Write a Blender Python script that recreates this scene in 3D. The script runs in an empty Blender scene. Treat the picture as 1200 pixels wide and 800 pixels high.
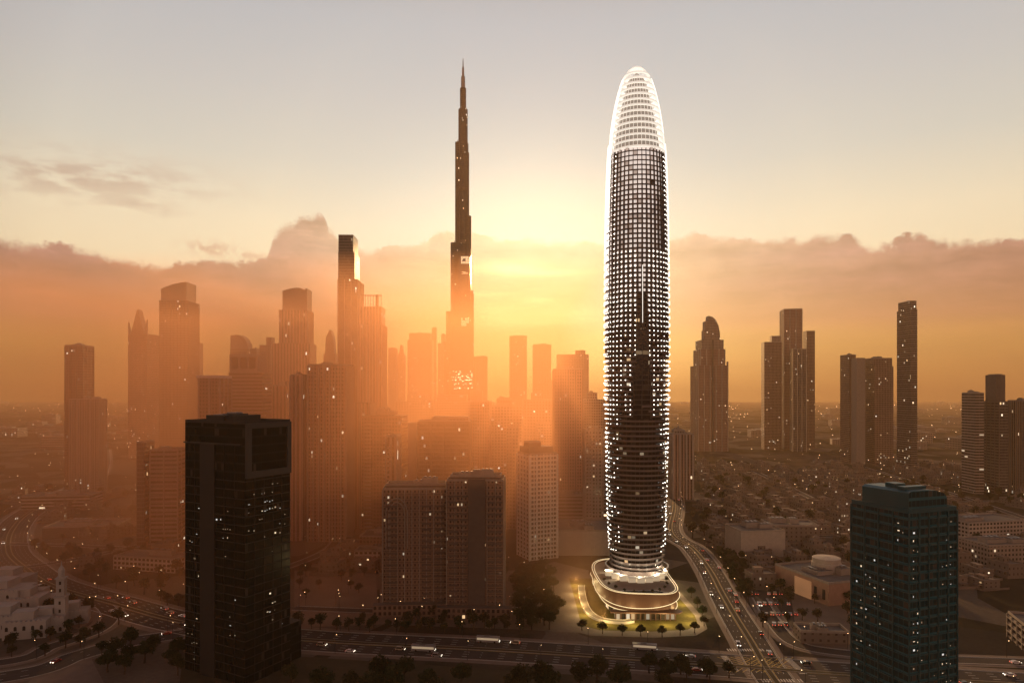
import bpy, bmesh, math, random
from math import sin, cos, pi, radians, atan, atan2, sqrt, exp
from mathutils import Vector

# ------------------------------------------------------------------ camera
S = bpy.context.scene
COL = S.collection
CAM_H = 130.0
FPX, CX, HY = 800.0, 600.0, 457.0          # focal length in photo pixels, centre column, horizon row
cam = bpy.data.cameras.new('camera')
cam.sensor_width = 36.0
cam.lens = 36.0 * FPX / 1200.0
cam.shift_y = (HY - 400.0) / 1200.0
cam.clip_start = 1.0
cam.clip_end = 60000.0
cam_o = bpy.data.objects.new('camera', cam)
cam_o.location = (0, 0, CAM_H)
cam_o.rotation_euler = (pi / 2, 0, 0)
COL.objects.link(cam_o)
S.camera = cam_o

S.view_settings.view_transform = 'Standard'
S.view_settings.look = 'None'
S.view_settings.gamma = 1.0
S.view_settings.use_curve_mapping = False
S.view_settings.exposure = -0.13

S.render.engine = 'CYCLES'
S.cycles.use_denoising = True
S.cycles.max_bounces = 6
S.cycles.diffuse_bounces = 2
S.cycles.glossy_bounces = 2
S.cycles.transmission_bounces = 2
S.cycles.volume_bounces = 4
S.cycles.sample_clamp_indirect = 3.0
S.cycles.caustics_reflective = False
S.cycles.caustics_refractive = False

# ------------------------------------------------------------------ node helper
class NT:
    def __init__(s, tree):
        s.t = tree
        tree.nodes.clear()
    def n(s, typ, **kw):
        nd = s.t.nodes.new(typ)
        for k, v in kw.items():
            setattr(nd, k, v)
        return nd
    def link(s, a, b):
        s.t.links.new(a.s if isinstance(a, Sk) else a, b)
    def inp(s, sock, v):
        if isinstance(v, Sk):
            s.t.links.new(v.s, sock)
        elif v is not None:
            if hasattr(v, '__len__') and len(v) == 3 and sock.type == 'RGBA':
                v = (*v, 1)
            sock.default_value = v
    def m(s, op, a, b=None, c=None, clamp=False):
        nd = s.n('ShaderNodeMath', operation=op, use_clamp=clamp)
        for i, v in enumerate((a, b, c)):
            if v is not None:
                s.inp(nd.inputs[i], v)
        return Sk(s, nd.outputs[0])
    def mixc(s, f, a, b, blend='MIX'):
        nd = s.n('ShaderNodeMix', data_type='RGBA', blend_type=blend)
        s.inp(nd.inputs[0], f)
        s.inp(nd.inputs[6], a)
        s.inp(nd.inputs[7], b)
        return Sk(s, nd.outputs[2])
    def smooth(s, x, a, b):
        nd = s.n('ShaderNodeMapRange', interpolation_type='SMOOTHSTEP')
        s.inp(nd.inputs[0], x)
        s.inp(nd.inputs[1], a)
        s.inp(nd.inputs[2], b)
        return Sk(s, nd.outputs[0])
    def ramp(s, x, pts, lo=0.0, hi=1.0, interp='LINEAR'):
        nd = s.n('ShaderNodeValToRGB')
        nd.color_ramp.interpolation = interp
        e = nd.color_ramp.elements
        while len(e) > 1:
            e.remove(e[0])
        pts = sorted(pts)
        for i, (p, c) in enumerate(pts):
            q = (p - lo) / (hi - lo)
            el = e[0] if i == 0 else e.new(q)
            el.position = q
            el.color = (*c, 1)
        f = (x - lo) * (1.0 / (hi - lo)) if (lo, hi) != (0.0, 1.0) else x
        s.inp(nd.inputs[0], f)
        return Sk(s, nd.outputs[0])
    def curve(s, x, pts, xlo, xhi, ylo, yhi):
        nd = s.n('ShaderNodeFloatCurve')
        c = nd.mapping.curves[0]
        P = [((p - xlo) / (xhi - xlo), (q - ylo) / (yhi - ylo)) for p, q in sorted(pts)]
        while len(c.points) < len(P):
            c.points.new(0.5, 0.5)
        for pt, q in zip(c.points, P):
            pt.location = q
            pt.handle_type = 'VECTOR'
        nd.mapping.update()
        s.inp(nd.inputs[0], 1.0)
        s.inp(nd.inputs[1], (x - xlo) * (1.0 / (xhi - xlo)))
        return Sk(s, nd.outputs[0]) * (yhi - ylo) + ylo
    def vec(s, x, y, z=0.0):
        nd = s.n('ShaderNodeCombineXYZ')
        for i, v in enumerate((x, y, z)):
            s.inp(nd.inputs[i], v)
        return Sk(s, nd.outputs[0])
    def sep(s, v):
        nd = s.n('ShaderNodeSeparateXYZ')
        s.inp(nd.inputs[0], v)
        return [Sk(s, o) for o in nd.outputs]
    def noise(s, v, scale, detail=3.0, rough=0.5, out=0):
        nd = s.n('ShaderNodeTexNoise')
        s.inp(nd.inputs['Vector'], v)
        nd.inputs['Scale'].default_value = scale
        nd.inputs['Detail'].default_value = detail
        nd.inputs['Roughness'].default_value = rough
        return Sk(s, nd.outputs[out])
    def white(s, v):
        nd = s.n('ShaderNodeTexWhiteNoise')
        s.inp(nd.inputs[0], v)
        return Sk(s, nd.outputs[0])

class Sk:
    def __init__(s, nt, sock):
        s.nt, s.s = nt, sock
    def __add__(s, o): return s.nt.m('ADD', s, o)
    def __sub__(s, o): return s.nt.m('SUBTRACT', s, o)
    def __rsub__(s, o): return s.nt.m('SUBTRACT', o, s)
    def __mul__(s, o): return s.nt.m('MULTIPLY', s, o)
    def __truediv__(s, o): return s.nt.m('DIVIDE', s, o)
    __radd__ = __add__
    __rmul__ = __mul__
    def __gt__(s, o): return s.nt.m('GREATER_THAN', s, o)
    def __lt__(s, o): return s.nt.m('LESS_THAN', s, o)

# ------------------------------------------------------------------ sky
SUN_EL, SUN_AZ = 10.0, 2.6                  # degrees; azimuth from +Y towards +X
sun_dir = Vector((sin(radians(SUN_AZ)) * cos(radians(SUN_EL)), cos(radians(SUN_AZ)) * cos(radians(SUN_EL)), sin(radians(SUN_EL))))

def azel(px, py):
    u, v = (px - CX) / FPX, (HY - py) / FPX
    return math.degrees(atan(u)), math.degrees(atan2(v, sqrt(1 + u * u)))

W = bpy.data.worlds.new('World')
S.world = W
W.use_nodes = True
w = NT(W.node_tree)
tc = w.n('ShaderNodeTexCoord')
dx, dy, dz = w.sep(Sk(w, tc.outputs['Generated']))
az = w.m('ARCTAN2', dx, dy) * 57.29578
el = w.m('ARCSINE', dz) * 57.29578
cs = dx * sun_dir.x + dy * sun_dir.y + dz * sun_dir.z
ang = w.m('ARCCOSINE', w.m('MINIMUM', cs, 1.0)) * 57.29578
# clear evening sky above the bank, dimmer away from the sun
clear = w.ramp(el, [(0, (.85, .68, .42)), (9, (.86, .82, .60)), (13, (.84, .82, .65)), (18, (.62, .68, .66)), (23, (.54, .60, .65)), (28, (.47, .54, .63)), (40, (.24, .25, .30)), (90, (.10, .12, .18))], 0, 90)
fall = w.ramp(ang, [(0, (.70, .86, .93)), (10, (.76, .90, .97)), (22, (1.19, 1.16, 1.06)), (36, (1.28, 1.19, 1.06)), (60, (.44, .42, .46)), (110, (.16, .14, .14)), (180, (.10, .09, .10))], 0, 180)
clear = w.mixc(1.0, clear, fall, 'MULTIPLY')
# cloud bank: its upper edge follows the bearing
prof = [(0, 277), (30, 281), (75, 284), (120, 292), (155, 304), (186, 310), (205, 304), (300, 302), (316, 297), (322, 268), (340, 259), (352, 252), (378, 246), (381, 262), (395, 274), (405, 290), (440, 289), (480, 285), (503, 284), (506, 271), (535, 271), (560, 275), (600, 280), (660, 280), (720, 284), (790, 277), (815, 271), (850, 274), (935, 281), (955, 272), (1000, 274), (1022, 288), (1045, 285), (1060, 274), (1080, 272), (1100, 281), (1140, 279), (1160, 276), (1200, 279)]
pts = [azel(*p) for p in prof]
pts = [(-60, 9.0)] + pts + [(60, 9.5)]
edge = w.curve(az, pts, -60, 60, 5, 20)
sph = w.vec(az, el, 0)
e1 = w.noise(sph, 0.9, 8, .68) - 0.5
e2 = w.noise(sph, 0.22, 3, .5) - 0.5
d_edge = edge + e1 * 1.5 + e2 * 1.0 - el
bank = w.smooth(d_edge, -0.05, w.smooth(w.noise(sph, .35, 3, .5), .35, .65) * .7 + .18)
bankc = w.ramp(el, [(0, (.05, .015, .004)), (2.0, (.09, .055, .004)), (3.4, (.15, .115, .008)), (4.4, (.19, .13, .03)), (5.4, (.20, .105, .065)), (8, (.28, .16, .12)), (11, (.40, .26, .20)), (20, (.44, .30, .25))], 0, 20)
bfall = w.ramp(ang, [(0, (.80, 1.2, 1.15)), (6, (.95, 1.3, 1.2)), (12, (1.1, 1.25, 1.25)), (22, (1.10, 1.0, 1.05)), (36, (1.10, .85, .92)), (60, (.42, .36, .38)), (110, (.16, .12, .12)), (180, (.12, .10, .10))], 0, 180)
bankc = w.mixc(1.0, bankc, bfall, 'MULTIPLY')
# folds inside the bank: long soft layers, puffs near the top, lit rims towards the sun
lay = w.noise(w.vec(az * .10, el * .85 + e2 * 1.2, 5.2), 1.0, 5, .58)
puf = w.noise(w.vec(az * .45, el * .8, 2.2), 1.0, 6, .6)
upper = w.smooth(el, 3.5, 9.0)
k1 = (lay - .5) * 1.3 + (puf - .5) * upper * 1.1 + 1.0
bankc = w.mixc(1.0, bankc, w.vec(k1, k1, k1), 'MULTIPLY')
rim = w.smooth(d_edge, .0, .22) * (1.0 - w.smooth(d_edge, .25, 1.3)) * (1.0 - w.smooth(ang, 8.0, 26.0))
bankc = w.mixc(1.0, bankc, w.mixc(rim * .32, (0, 0, 0), (.55, .42, .24)), 'ADD')
# streaky thin breaks low down around the sun
st = w.noise(w.vec(az * 0.16, el * 1.2, 3.7), 1.0, 4, .55)
st2 = w.noise(w.vec(az * 0.05, el * 0.55, 9.1), 1.0, 3, .5)
bankc = w.mixc(w.smooth(st2, .35, .7) * 0.5, bankc, w.mixc(1.0, bankc, (1.12, 1.16, .95), 'MULTIPLY'))
sky = w.mixc(bank, clear, bankc)
# sun behind the bank: breaks and glow
def spot(px, py, wx, wy, amp):
    a0, e0 = azel(px, py)
    u = (az - a0) * (1.0 / wx)
    v = (el - e0) * (1.0 / wy)
    return w.m('POWER', 2.71828, (u * u + v * v) * -1.0) * amp
wob = w.smooth(st, .30, .62)
breaks = (spot(597, 314, 2.6, .50, 1.0) + spot(640, 320, 3.2, .28, .6)) * 1.0 + (spot(582, 371, 2.3, .9, .8) + spot(640, 371, 3.6, .75, 1.0)) * (wob * .7 + .35) + spot(632, 352, 1.2, .25, .5) + spot(570, 345, 2.2, .2, .3)
sky = w.mixc(w.m('MINIMUM', breaks, 1.0), sky, (1.2, .95, .50))
glow = spot(612, 385, 7.0, 3.0, .10) 
sky = w.mixc(1.0, sky, w.mixc(glow, (0, 0, 0), (1.0, .62, .14)), 'ADD')
glow2 = spot(570, 262, 11.0, 5.0, .08) * (1.0 - bank)
sky = w.mixc(1.0, sky, w.mixc(glow2, (0, 0, 0), (1.0, .85, .55)), 'ADD')
# thin high veils on the left
veil = (spot(120, 205, 7, 1.3, .9) + spot(170, 243, 2.2, .5, .7) + spot(40, 215, 5, 1.2, .5)) * w.smooth(w.noise(w.vec(az * .35, el * 1.1, 1.3), 1.0, 4, .55), .38, .62)
sky = w.mixc(w.m('MINIMUM', veil, 1.0) * .55, sky, (.50, .33, .25))
small = (spot(245, 290, 1.6, .45, 1.0) + spot(285, 299, 2.2, .25, .8)) * w.smooth(w.noise(sph, 1.3, 4, .5), .38, .55)
sky = w.mixc(w.m('MINIMUM', small, 1.0) * .75, sky, (.68, .42, .28))
back = w.smooth(dy * -1.0, .0, .75) * w.smooth(el, -1.0, 6.0) * (1.0 - w.smooth(el, 16.0, 46.0))
sky = w.mixc(1.0, sky, w.mixc(back, (0, 0, 0), (1.05, .50, .31)), 'ADD')  # low warm glow behind the camera, added to light the facades
nish = w.n('ShaderNodeTexSky', sky_type='NISHITA', sun_disc=False, sun_elevation=radians(SUN_EL), sun_rotation=radians(SUN_AZ), air_density=1.0, dust_density=3.0)
sky = w.mixc(1.0, sky, w.mixc(0.02, (0, 0, 0), Sk(w, nish.outputs[0])), 'ADD')
bg = w.n('ShaderNodeBackground')
w.inp(bg.inputs[0], sky)
bg.inputs[1].default_value = 0.78
wo = w.n('ShaderNodeOutputWorld')
w.link(bg.outputs[0], wo.inputs[0])
W.cycles.sampling_method = 'MANUAL'
W.cycles.sample_map_resolution = 1024

# ------------------------------------------------------------------ sun
sl = bpy.data.lights.new('sun', 'SUN')
sl.energy = 5.0
sl.angle = radians(3.0)
sl.color = (1.0, 0.55, 0.235)
sun = bpy.data.objects.new('sun', sl)
sun.rotation_euler = Vector(sun_dir).to_track_quat('Z', 'Y').to_euler()
COL.objects.link(sun)

# ------------------------------------------------------------------ mesh helper
R = random.Random(7)

def X(px, Y): return (px - CX) / FPX * Y
def Zt(py, Y): return CAM_H + (HY - py) / FPX * Y
def G(px, py):                                # point on the ground seen at a photo pixel
    Y = FPX * CAM_H / (py - HY)
    return (X(px, Y), Y)

class MB:
    def __init__(s):
        s.v, s.f, s.uv, s.mi, s.mats, s.sm = [], [], [], [], [], []
    def mat(s, m):
        if m not in s.mats:
            s.mats.append(m)
        return s.mats.index(m)
    def face(s, pts, m, uv=None, smooth=False):
        b = len(s.v)
        s.v.extend(pts)
        s.f.append(tuple(range(b, b + len(pts))))
        s.uv.append(uv or [(p[0], p[1]) for p in pts])
        s.mi.append(s.mat(m))
        s.sm.append(smooth)
    def prism(s, poly, z0, z1, m, mt=None, bottom=False, u0=0.0, smooth=False, zb=0.0):
        n = len(poly)
        u = u0
        for i in range(n):
            a, b = poly[i], poly[(i + 1) % n]
            L = math.hypot(b[0] - a[0], b[1] - a[1])
            s.face([(*a, z0), (*b, z0), (*b, z1), (*a, z1)], m, [(u, z0 - zb), (u + L, z0 - zb), (u + L, z1 - zb), (u, z1 - zb)], smooth)
            u += L
        s.face([(*p, z1) for p in poly], mt or m)
        if bottom:
            s.face([(*p, z0) for p in reversed(poly)], mt or m)
    def box(s, x0, x1, y0, y1, z0, z1, m, mt=None, bottom=True):
        s.prism([(x0, y0), (x1, y0), (x1, y1), (x0, y1)], z0, z1, m, mt, bottom)
    def ext(s, prof, y0, y1, m, mt=None):
        # outline in x,z pushed from y0 back to y1 (anticlockwise seen from the front)
        s.face([(x, y0, z) for x, z in prof], m, [(x, z) for x, z in prof])
        s.face([(x, y1, z) for x, z in reversed(prof)], m, [(x, z) for x, z in reversed(prof)])
        n = len(prof)
        for i in range(n):
            a, b = prof[i], prof[(i + 1) % n]
            s.face([(a[0], y1, a[1]), (b[0], y1, b[1]), (b[0], y0, b[1]), (a[0], y0, a[1])], mt or m, [(y1, a[1]), (y1, b[1]), (y0, b[1]), (y0, a[1])])
    def ext_y(s, prof, x0, x1, m, mt=None):
        # outline in y,z pushed from x0 to x1
        s.face([(x0, y, z) for y, z in reversed(prof)], m, [(y, z) for y, z in reversed(prof)])
        s.face([(x1, y, z) for y, z in prof], m, [(y, z) for y, z in prof])
        n = len(prof)
        for i in range(n):
            a, b = prof[i], prof[(i + 1) % n]
            s.face([(x0, a[0], a[1]), (x0, b[0], b[1]), (x1, b[0], b[1]), (x1, a[0], a[1])], mt or m)
    def lathe(s, prof, m, n=24, cx=0.0, cy=0.0, a0=0.0, a1=2 * pi, smooth=True):
        full = abs(a1 - a0 - 2 * pi) < 1e-6
        for i in range(n):
            t0, t1 = a0 + (a1 - a0) * i / n, a0 + (a1 - a0) * (i + 1) / n
            for (r0, z0), (r1, z1) in zip(prof[:-1], prof[1:]):
                p = [(cx + r0 * cos(t0), cy + r0 * sin(t0), z0), (cx + r0 * cos(t1), cy + r0 * sin(t1), z0), (cx + r1 * cos(t1), cy + r1 * sin(t1), z1), (cx + r1 * cos(t0), cy + r1 * sin(t0), z1)]
                rr = max(r0, r1)
                q = [(t0 * rr, z0), (t1 * rr, z0), (t1 * rr, z1), (t0 * rr, z1)]
                if r0 < 1e-4:
                    p, q = p[1:], q[1:]
                elif r1 < 1e-4:
                    p, q = p[:3], q[:3]
                s.face(p, m, q, smooth)
    def ring(s, r0, r1, z0, z1, m, n=48, cx=0.0, cy=0.0):
        s.lathe([(r0, z0), (r1, z0), (r1, z1), (r0, z1), (r0, z0)], m, n, cx, cy, smooth=False)
    def tube(s, pts, r, m, n=6, closed=False):
        P = [Vector(p) for p in pts]
        k = len(P)
        rings = []
        for i in range(k):
            a = P[(i - 1) % k] if (closed or i > 0) else P[i]
            b = P[(i + 1) % k] if (closed or i < k - 1) else P[i]
            t = (b - a).normalized()
            up = Vector((0, 0, 1)) if abs(t.z) < .95 else Vector((1, 0, 0))
            e1 = t.cross(up).normalized()
            e2 = e1.cross(t).normalized()
            rr = r[i] if hasattr(r, '__len__') else r
            rings.append([tuple(P[i] + e1 * rr * cos(2 * pi * j / n) + e2 * rr * sin(2 * pi * j / n)) for j in range(n)])
        for i in range(k if closed else k - 1):
            A, B = rings[i], rings[(i + 1) % k]
            for j in range(n):
                s.face([A[j], A[(j + 1) % n], B[(j + 1) % n], B[j]], m, smooth=True)
        if not closed:
            s.face(rings[0], m)
            s.face(rings[-1][::-1], m)
    def ball(s, c, r, m, n=6, k=4):
        prof = [(r * sin(pi * i / k), -r * cos(pi * i / k)) for i in range(k + 1)]
        prof = [(max(0.0, a if a > 1e-6 else 0.0), c[2] + b) for a, b in prof]
        s.lathe(prof, m, n, c[0], c[1])
    def octa(s, c, r, m):
        x, y, z = c
        P = [(x + r, y, z), (x, y + r, z), (x - r, y, z), (x, y - r, z)]
        for i in range(4):
            s.face([P[i], P[(i + 1) % 4], (x, y, z + r)], m)
            s.face([P[(i + 1) % 4], P[i], (x, y, z - r)], m)
    def mesh(s, name):
        me = bpy.data.meshes.new(name)
        me.from_pydata(s.v, [], s.f)
        for m in s.mats:
            me.materials.append(m)
        me.polygons.foreach_set('material_index', s.mi)
        me.polygons.foreach_set('use_smooth', s.sm)
        ul = me.uv_layers.new(name='UVMap')
        flat = [c for f in s.uv for p in f for c in p]
        ul.data.foreach_set('uv', flat)
        me.update()
        return me
    def build(s, name, parent=None, loc=None):
        o = bpy.data.objects.new(name, s.mesh(name))
        COL.objects.link(o)
        if parent is not None:
            o.parent = parent
        if loc is not None:
            o.location = loc
        return o

def tag(o, label=None, cat=None, group=None, kind=None):
    if label: o['label'] = label
    if cat: o['category'] = cat
    if group: o['group'] = group
    if kind: o['kind'] = kind
    return o
def thing(name, loc, label, cat, group=None, rz=0.0):
    o = bpy.data.objects.new(name, None)
    o.empty_display_size = 1.0
    o.location = loc
    o.rotation_euler = (0, 0, rz)
    COL.objects.link(o)
    return tag(o, label, cat, group)
def copy_tree(o, parent=None):
    c = o.copy()
    COL.objects.link(c)
    if parent is not None:
        c.parent = parent
    for ch in KIDS.get(o.name, []):
        copy_tree(ch, c)
    return c
KIDS = {}
def learn(o):
    # remembers a prototype's children, level by level
    for ch in [q for q in bpy.data.objects if q.parent == o]:
        KIDS.setdefault(o.name, []).append(ch)
        learn(ch)

# ------------------------------------------------------------------ materials
MATS = {}
def mat_new(name):
    m = bpy.data.materials.new(name)
    m.use_nodes = True
    return m, NT(m.node_tree)
def bsdf(t, base, rough=.7, spec=.5, metal=0.0, emi=None, es=0.0, alpha=None):
    b = t.n('ShaderNodeBsdfPrincipled')
    t.inp(b.inputs['Base Color'], base)
    t.inp(b.inputs['Roughness'], rough)
    t.inp(b.inputs['Specular IOR Level'], spec)
    t.inp(b.inputs['Metallic'], metal)
    if emi is not None:
        t.inp(b.inputs['Emission Color'], emi)
        t.inp(b.inputs['Emission Strength'], es)
    o = t.n('ShaderNodeOutputMaterial')
    t.link(b.outputs[0], o.inputs[0])
    return b
def plain(name, c, rough=.75, spec=.4, metal=0.0, var=.25, scale=.4):
    if name in MATS: return MATS[name]
    m, t = mat_new(name)
    co = t.n('ShaderNodeTexCoord')
    oi = t.n('ShaderNodeObjectInfo')
    n = t.noise(Sk(t, co.outputs['Object']), scale, 4, .6)
    k = (n - .5) * (2 * var) + 1.0 + (Sk(t, oi.outputs['Random']) - .5) * (var * .8)
    kv = t.vec(k, k, k)
    col = t.mixc(1.0, c, kv, 'MULTIPLY')
    bsdf(t, col, rough, spec, metal)
    MATS[name] = m
    return m
def glow(name, c, s, base=(.6, .6, .6), sample=False):
    if name in MATS: return MATS[name]
    m, t = mat_new(name)
    bsdf(t, base, .5, .3, 0, c, s)
    if not sample:
        m.cycles.emission_sampling = 'NONE'
    MATS[name] = m
    return m
def facade(name, wall, glass=(.035, .038, .042), bay=3.2, fl=3.5, ww=.62, wh=.55, sill=.25, lit=.04, es=2.2, rough=.12, wrough=.75, panel=0.0, blinds=.25, cluster=True, spec=.5):
    """Window grid laid out in metres on the wall: u runs along the wall, v up it."""
    if name in MATS: return MATS[name]
    m, t = mat_new(name)
    uvn = t.n('ShaderNodeUVMap')
    u, v, _ = t.sep(Sk(t, uvn.outputs[0]))
    oi = t.n('ShaderNodeObjectInfo')
    rnd = Sk(t, oi.outputs['Random'])
    U, V = u * (1.0 / bay), v * (1.0 / fl)
    cu, cv = t.m('FLOOR', U), t.m('FLOOR', V)
    fu, fv = t.m('FRACT', U), t.m('FRACT', V)
    a = (1 - ww) / 2
    win = (fu > a) * (fu < 1 - a) * (fv > sill) * (fv < min(.97, sill + wh))
    cell = t.vec(cu, cv, rnd * 91.0)
    r1 = t.white(cell)
    r2 = t.white(t.vec(cu + 37.0, cv, rnd * 53.0))
    r3 = t.white(t.vec(cu, cv + 71.0, rnd * 17.0))
    # glass differs pane by pane; some panes have pale blinds
    g = t.mixc((r2 < blinds) * (r3 * .6 + .15), glass, (.16, .14, .12))
    g = t.mixc(r3 * .5, g, tuple(c * .5 for c in glass))
    n1 = t.noise(t.vec(u * .05, v * .05, rnd * 30.0), 1.0, 4, .6)
    n2 = t.noise(t.vec(u * .6, v * .06, rnd * 30.0), 1.0, 3, .6)
    k = (n1 - .5) * .5 + (n2 - .5) * .35 + 1.0 + (rnd - .5) * .16
    if panel:
        k = k * ((t.white(t.vec(t.m('FLOOR', U * .5), cv, rnd * 9.0)) - .5) * panel + 1.0)
    wc = t.mixc(1.0, wall, t.vec(k, k, k), 'MULTIPLY')
    base = t.mixc(win, wc, g)
    p = lit
    if cluster:
        cl = t.noise(t.vec(cu * .09, cv * .13, rnd * 77.0), 1.0, 2, .5)
        on = r1 < (t.smooth(cl, .46, .70) * (lit * 3.2) + lit * .15)
    else:
        on = r1 < p
    ec = t.mixc(r2, (1.0, .62, .28), (1.0, .88, .66))
    es_ = on * win * (r3 * r3 * es + es * .18)
    b = bsdf(t, base, t.mixc(win, (wrough,) * 3, (rough,) * 3), spec, 0, ec, es_)
    m.cycles.emission_sampling = 'NONE'
    MATS[name] = m
    return m

M_ROOF = plain('roof_felt', (.16, .15, .14), .9, .1, var=.3, scale=.15)
M_ROOF_D = plain('roof_dark', (.06, .06, .06), .9, .1, var=.3, scale=.15)
M_CONC = plain('concrete', (.34, .30, .26), .85, .2)
M_CONC_P = plain('pale_concrete', (.46, .41, .35), .85, .2)
M_CONC_D = plain('dark_concrete', (.13, .11, .10), .85, .2)
M_STEEL = plain('grey_steel', (.25, .25, .26), .4, .5, .6)
M_DARKMETAL = plain('dark_metal', (.03, .03, .032), .4, .5, .3)
M_WHITE = plain('white_paint', (.72, .70, .66), .6, .4, var=.08)
F = dict(
    stone=facade('stone_facade', (.33, .27, .22), bay=3.0, fl=3.4, ww=.5, wh=.5, lit=.030),
    pale=facade('pale_facade', (.48, .41, .34), bay=3.4, fl=3.3, ww=.62, wh=.52, lit=.035),
    white=facade('white_frame_facade', (.62, .56, .48), bay=2.75, fl=3.3, ww=.6, wh=.56, lit=.04, es=1.6),
    twin=facade('twin_block_facade', (.25, .165, .12), bay=2.2, fl=3.3, ww=.42, wh=.42, lit=.035, es=1.2, cluster=False),
    brown=facade('brown_facade', (.25, .165, .12), bay=2.8, fl=3.3, ww=.55, wh=.56, lit=.022, es=1.8),
    rose=facade('rose_facade', (.38, .24, .18), bay=2.6, fl=3.4, ww=.5, wh=.62, lit=.02),
    glass=facade('glass_facade', (.10, .095, .09), (.045, .045, .05), bay=1.6, fl=3.8, ww=.90, wh=.80, sill=.12, lit=.016, rough=.1, panel=.25, blinds=.12),
    grey=facade('grey_glass_facade', (.19, .165, .15), (.05, .05, .055), bay=1.8, fl=3.6, ww=.86, wh=.70, sill=.15, lit=.02, rough=.12, panel=.2),
    stripe=facade('striped_facade', (.44, .30, .22), (.08, .055, .045), bay=3.6, fl=3.5, ww=.46, wh=.94, sill=.02, lit=.012),
    band=facade('banded_facade', (.34, .29, .25), bay=6.0, fl=3.6, ww=.97, wh=.5, sill=.3, lit=.03),
    lattice=facade('lattice_facade', (.22, .16, .14), (.03, .028, .03), bay=2.4, fl=3.4, ww=.6, wh=.6, lit=.012),
    black=facade('black_glass_facade', (.014, .018, .017), (.008, .011, .010), bay=1.5, fl=3.9, ww=.93, wh=.80, sill=.1, lit=.0, es=2.0, rough=.18, blinds=.04, spec=.12),
    teal=facade('teal_glass_facade', (.018, .115, .145), (.008, .045, .056), bay=2.2, fl=3.5, ww=.92, wh=.66, sill=.18, lit=.0, es=1.8, rough=.15, blinds=.08, spec=.2),
    villa=facade('villa_wall', (.19, .155, .13), (.09, .075, .06), bay=3.9, fl=3.4, ww=.30, wh=.38, sill=.32, lit=.05, es=1.6, cluster=False),
    far=facade('far_facade', (.32, .26, .21), bay=4.0, fl=4.0, ww=.5, wh=.5, lit=.02, es=2.5),
)

# ------------------------------------------------------------------ ground, roads, haze
def ground_mat():
    m, t = mat_new('sandy_ground')
    co = t.n('ShaderNodeTexCoord')
    p = Sk(t, co.outputs['Object'])
    n1 = t.noise(p, .004, 5, .6)
    n2 = t.noise(p, .03, 5, .6)
    n3 = t.noise(p, .4, 4, .6)
    vor = t.n('ShaderNodeTexVoronoi')
    t.inp(vor.inputs['Vector'], p)
    vor.inputs['Scale'].default_value = .018
    blk = t.sep(Sk(t, vor.outputs['Color']))[0]
    c = t.mixc(t.smooth(n1, .40, .62), (.045, .040, .028), (.13, .10, .08))
    c = t.mixc(t.smooth(n2, .48, .66) * .7, c, (.040, .042, .026))
    c = t.mixc((blk > .72) * .55, c, (.20, .17, .14))
    c = t.mixc((blk < .2) * .5, c, (.06, .055, .052))
    k = n3 * .6 + .7
    c = t.mixc(1.0, c, t.vec(k, k, k), 'MULTIPLY')
    bsdf(t, c, 1.0, 0.0)
    return m
def asphalt(name, c):
    m, t = mat_new(name)
    co = t.n('ShaderNodeTexCoord')
    p = Sk(t, co.outputs['Object'])
    uvn = t.n('ShaderNodeUVMap')
    u, v, _ = t.sep(Sk(t, uvn.outputs[0]))
    n = t.noise(p, .08, 5, .65)
    n2 = t.noise(t.vec(u * .02, v * 1.1, 0), 1.0, 3, .5)
    k = n * .7 + n2 * .5 + .4
    bsdf(t, t.mixc(1.0, c, t.vec(k, k, k), 'MULTIPLY'), .95, .08)
    return m
M_GROUND = ground_mat()
M_ASPH = asphalt('asphalt', (.075, .066, .060))
M_PAVE = plain('paving', (.18, .14, .115), .85, .2, var=.3, scale=.2)
M_KERB = plain('kerb_stone', (.34, .31, .27), .85, .2)
M_LINE = plain('road_paint', (.70, .68, .60), .7, .3, var=.15)
M_YELLOW = plain('yellow_paint', (.62, .45, .10), .7, .3, var=.15)
M_VERGE = plain('verge', (.07, .06, .036), .95, .1, var=.5, scale=.12)
M_SAND = plain('sand_lot', (.20, .15, .115), .95, .1, var=.4, scale=.05)

g = MB()
g.face([(-7900, -1400, 0), (7900, -1400, 0), (7900, 7500, 0), (-7900, 7500, 0)], M_GROUND)
tag(g.build('ground'), kind='structure')

def smooth_path(pts, n=8):
    P = [pts[0]] + list(pts) + [pts[-1]]
    out = []
    for i in range(1, len(P) - 2):
        p0, p1, p2, p3 = P[i - 1], P[i], P[i + 1], P[i + 2]
        for k in range(n):
            t = k / n
            out.append(tuple(.5 * (2 * p1[j] + (p2[j] - p0[j]) * t + (2 * p0[j] - 5 * p1[j] + 4 * p2[j] - p3[j]) * t * t + (3 * p1[j] - p0[j] - 3 * p2[j] + p3[j]) * t ** 3) for j in (0, 1)))
    out.append(tuple(pts[-1]))
    return out
def offset(path, d):
    out = []
    n = len(path)
    for i in range(n):
        a, b = path[max(0, i - 1)], path[min(n - 1, i + 1)]
        tx, ty = b[0] - a[0], b[1] - a[1]
        L = math.hypot(tx, ty) or 1
        out.append((path[i][0] - ty / L * d, path[i][1] + tx / L * d))
    return out
def strip(mb, path, d0, d1, z, m, zt=None):
    A, B = offset(path, d0), offset(path, d1)
    s = 0
    for i in range(len(path) - 1):
        L = math.hypot(path[i + 1][0] - path[i][0], path[i + 1][1] - path[i][1])
        mb.face([(*A[i], z), (*A[i + 1], z), (*B[i + 1], z), (*B[i], z)][::-1], m, [(s, d0), (s + L, d0), (s + L, d1), (s, d1)][::-1])
        s += L
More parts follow.
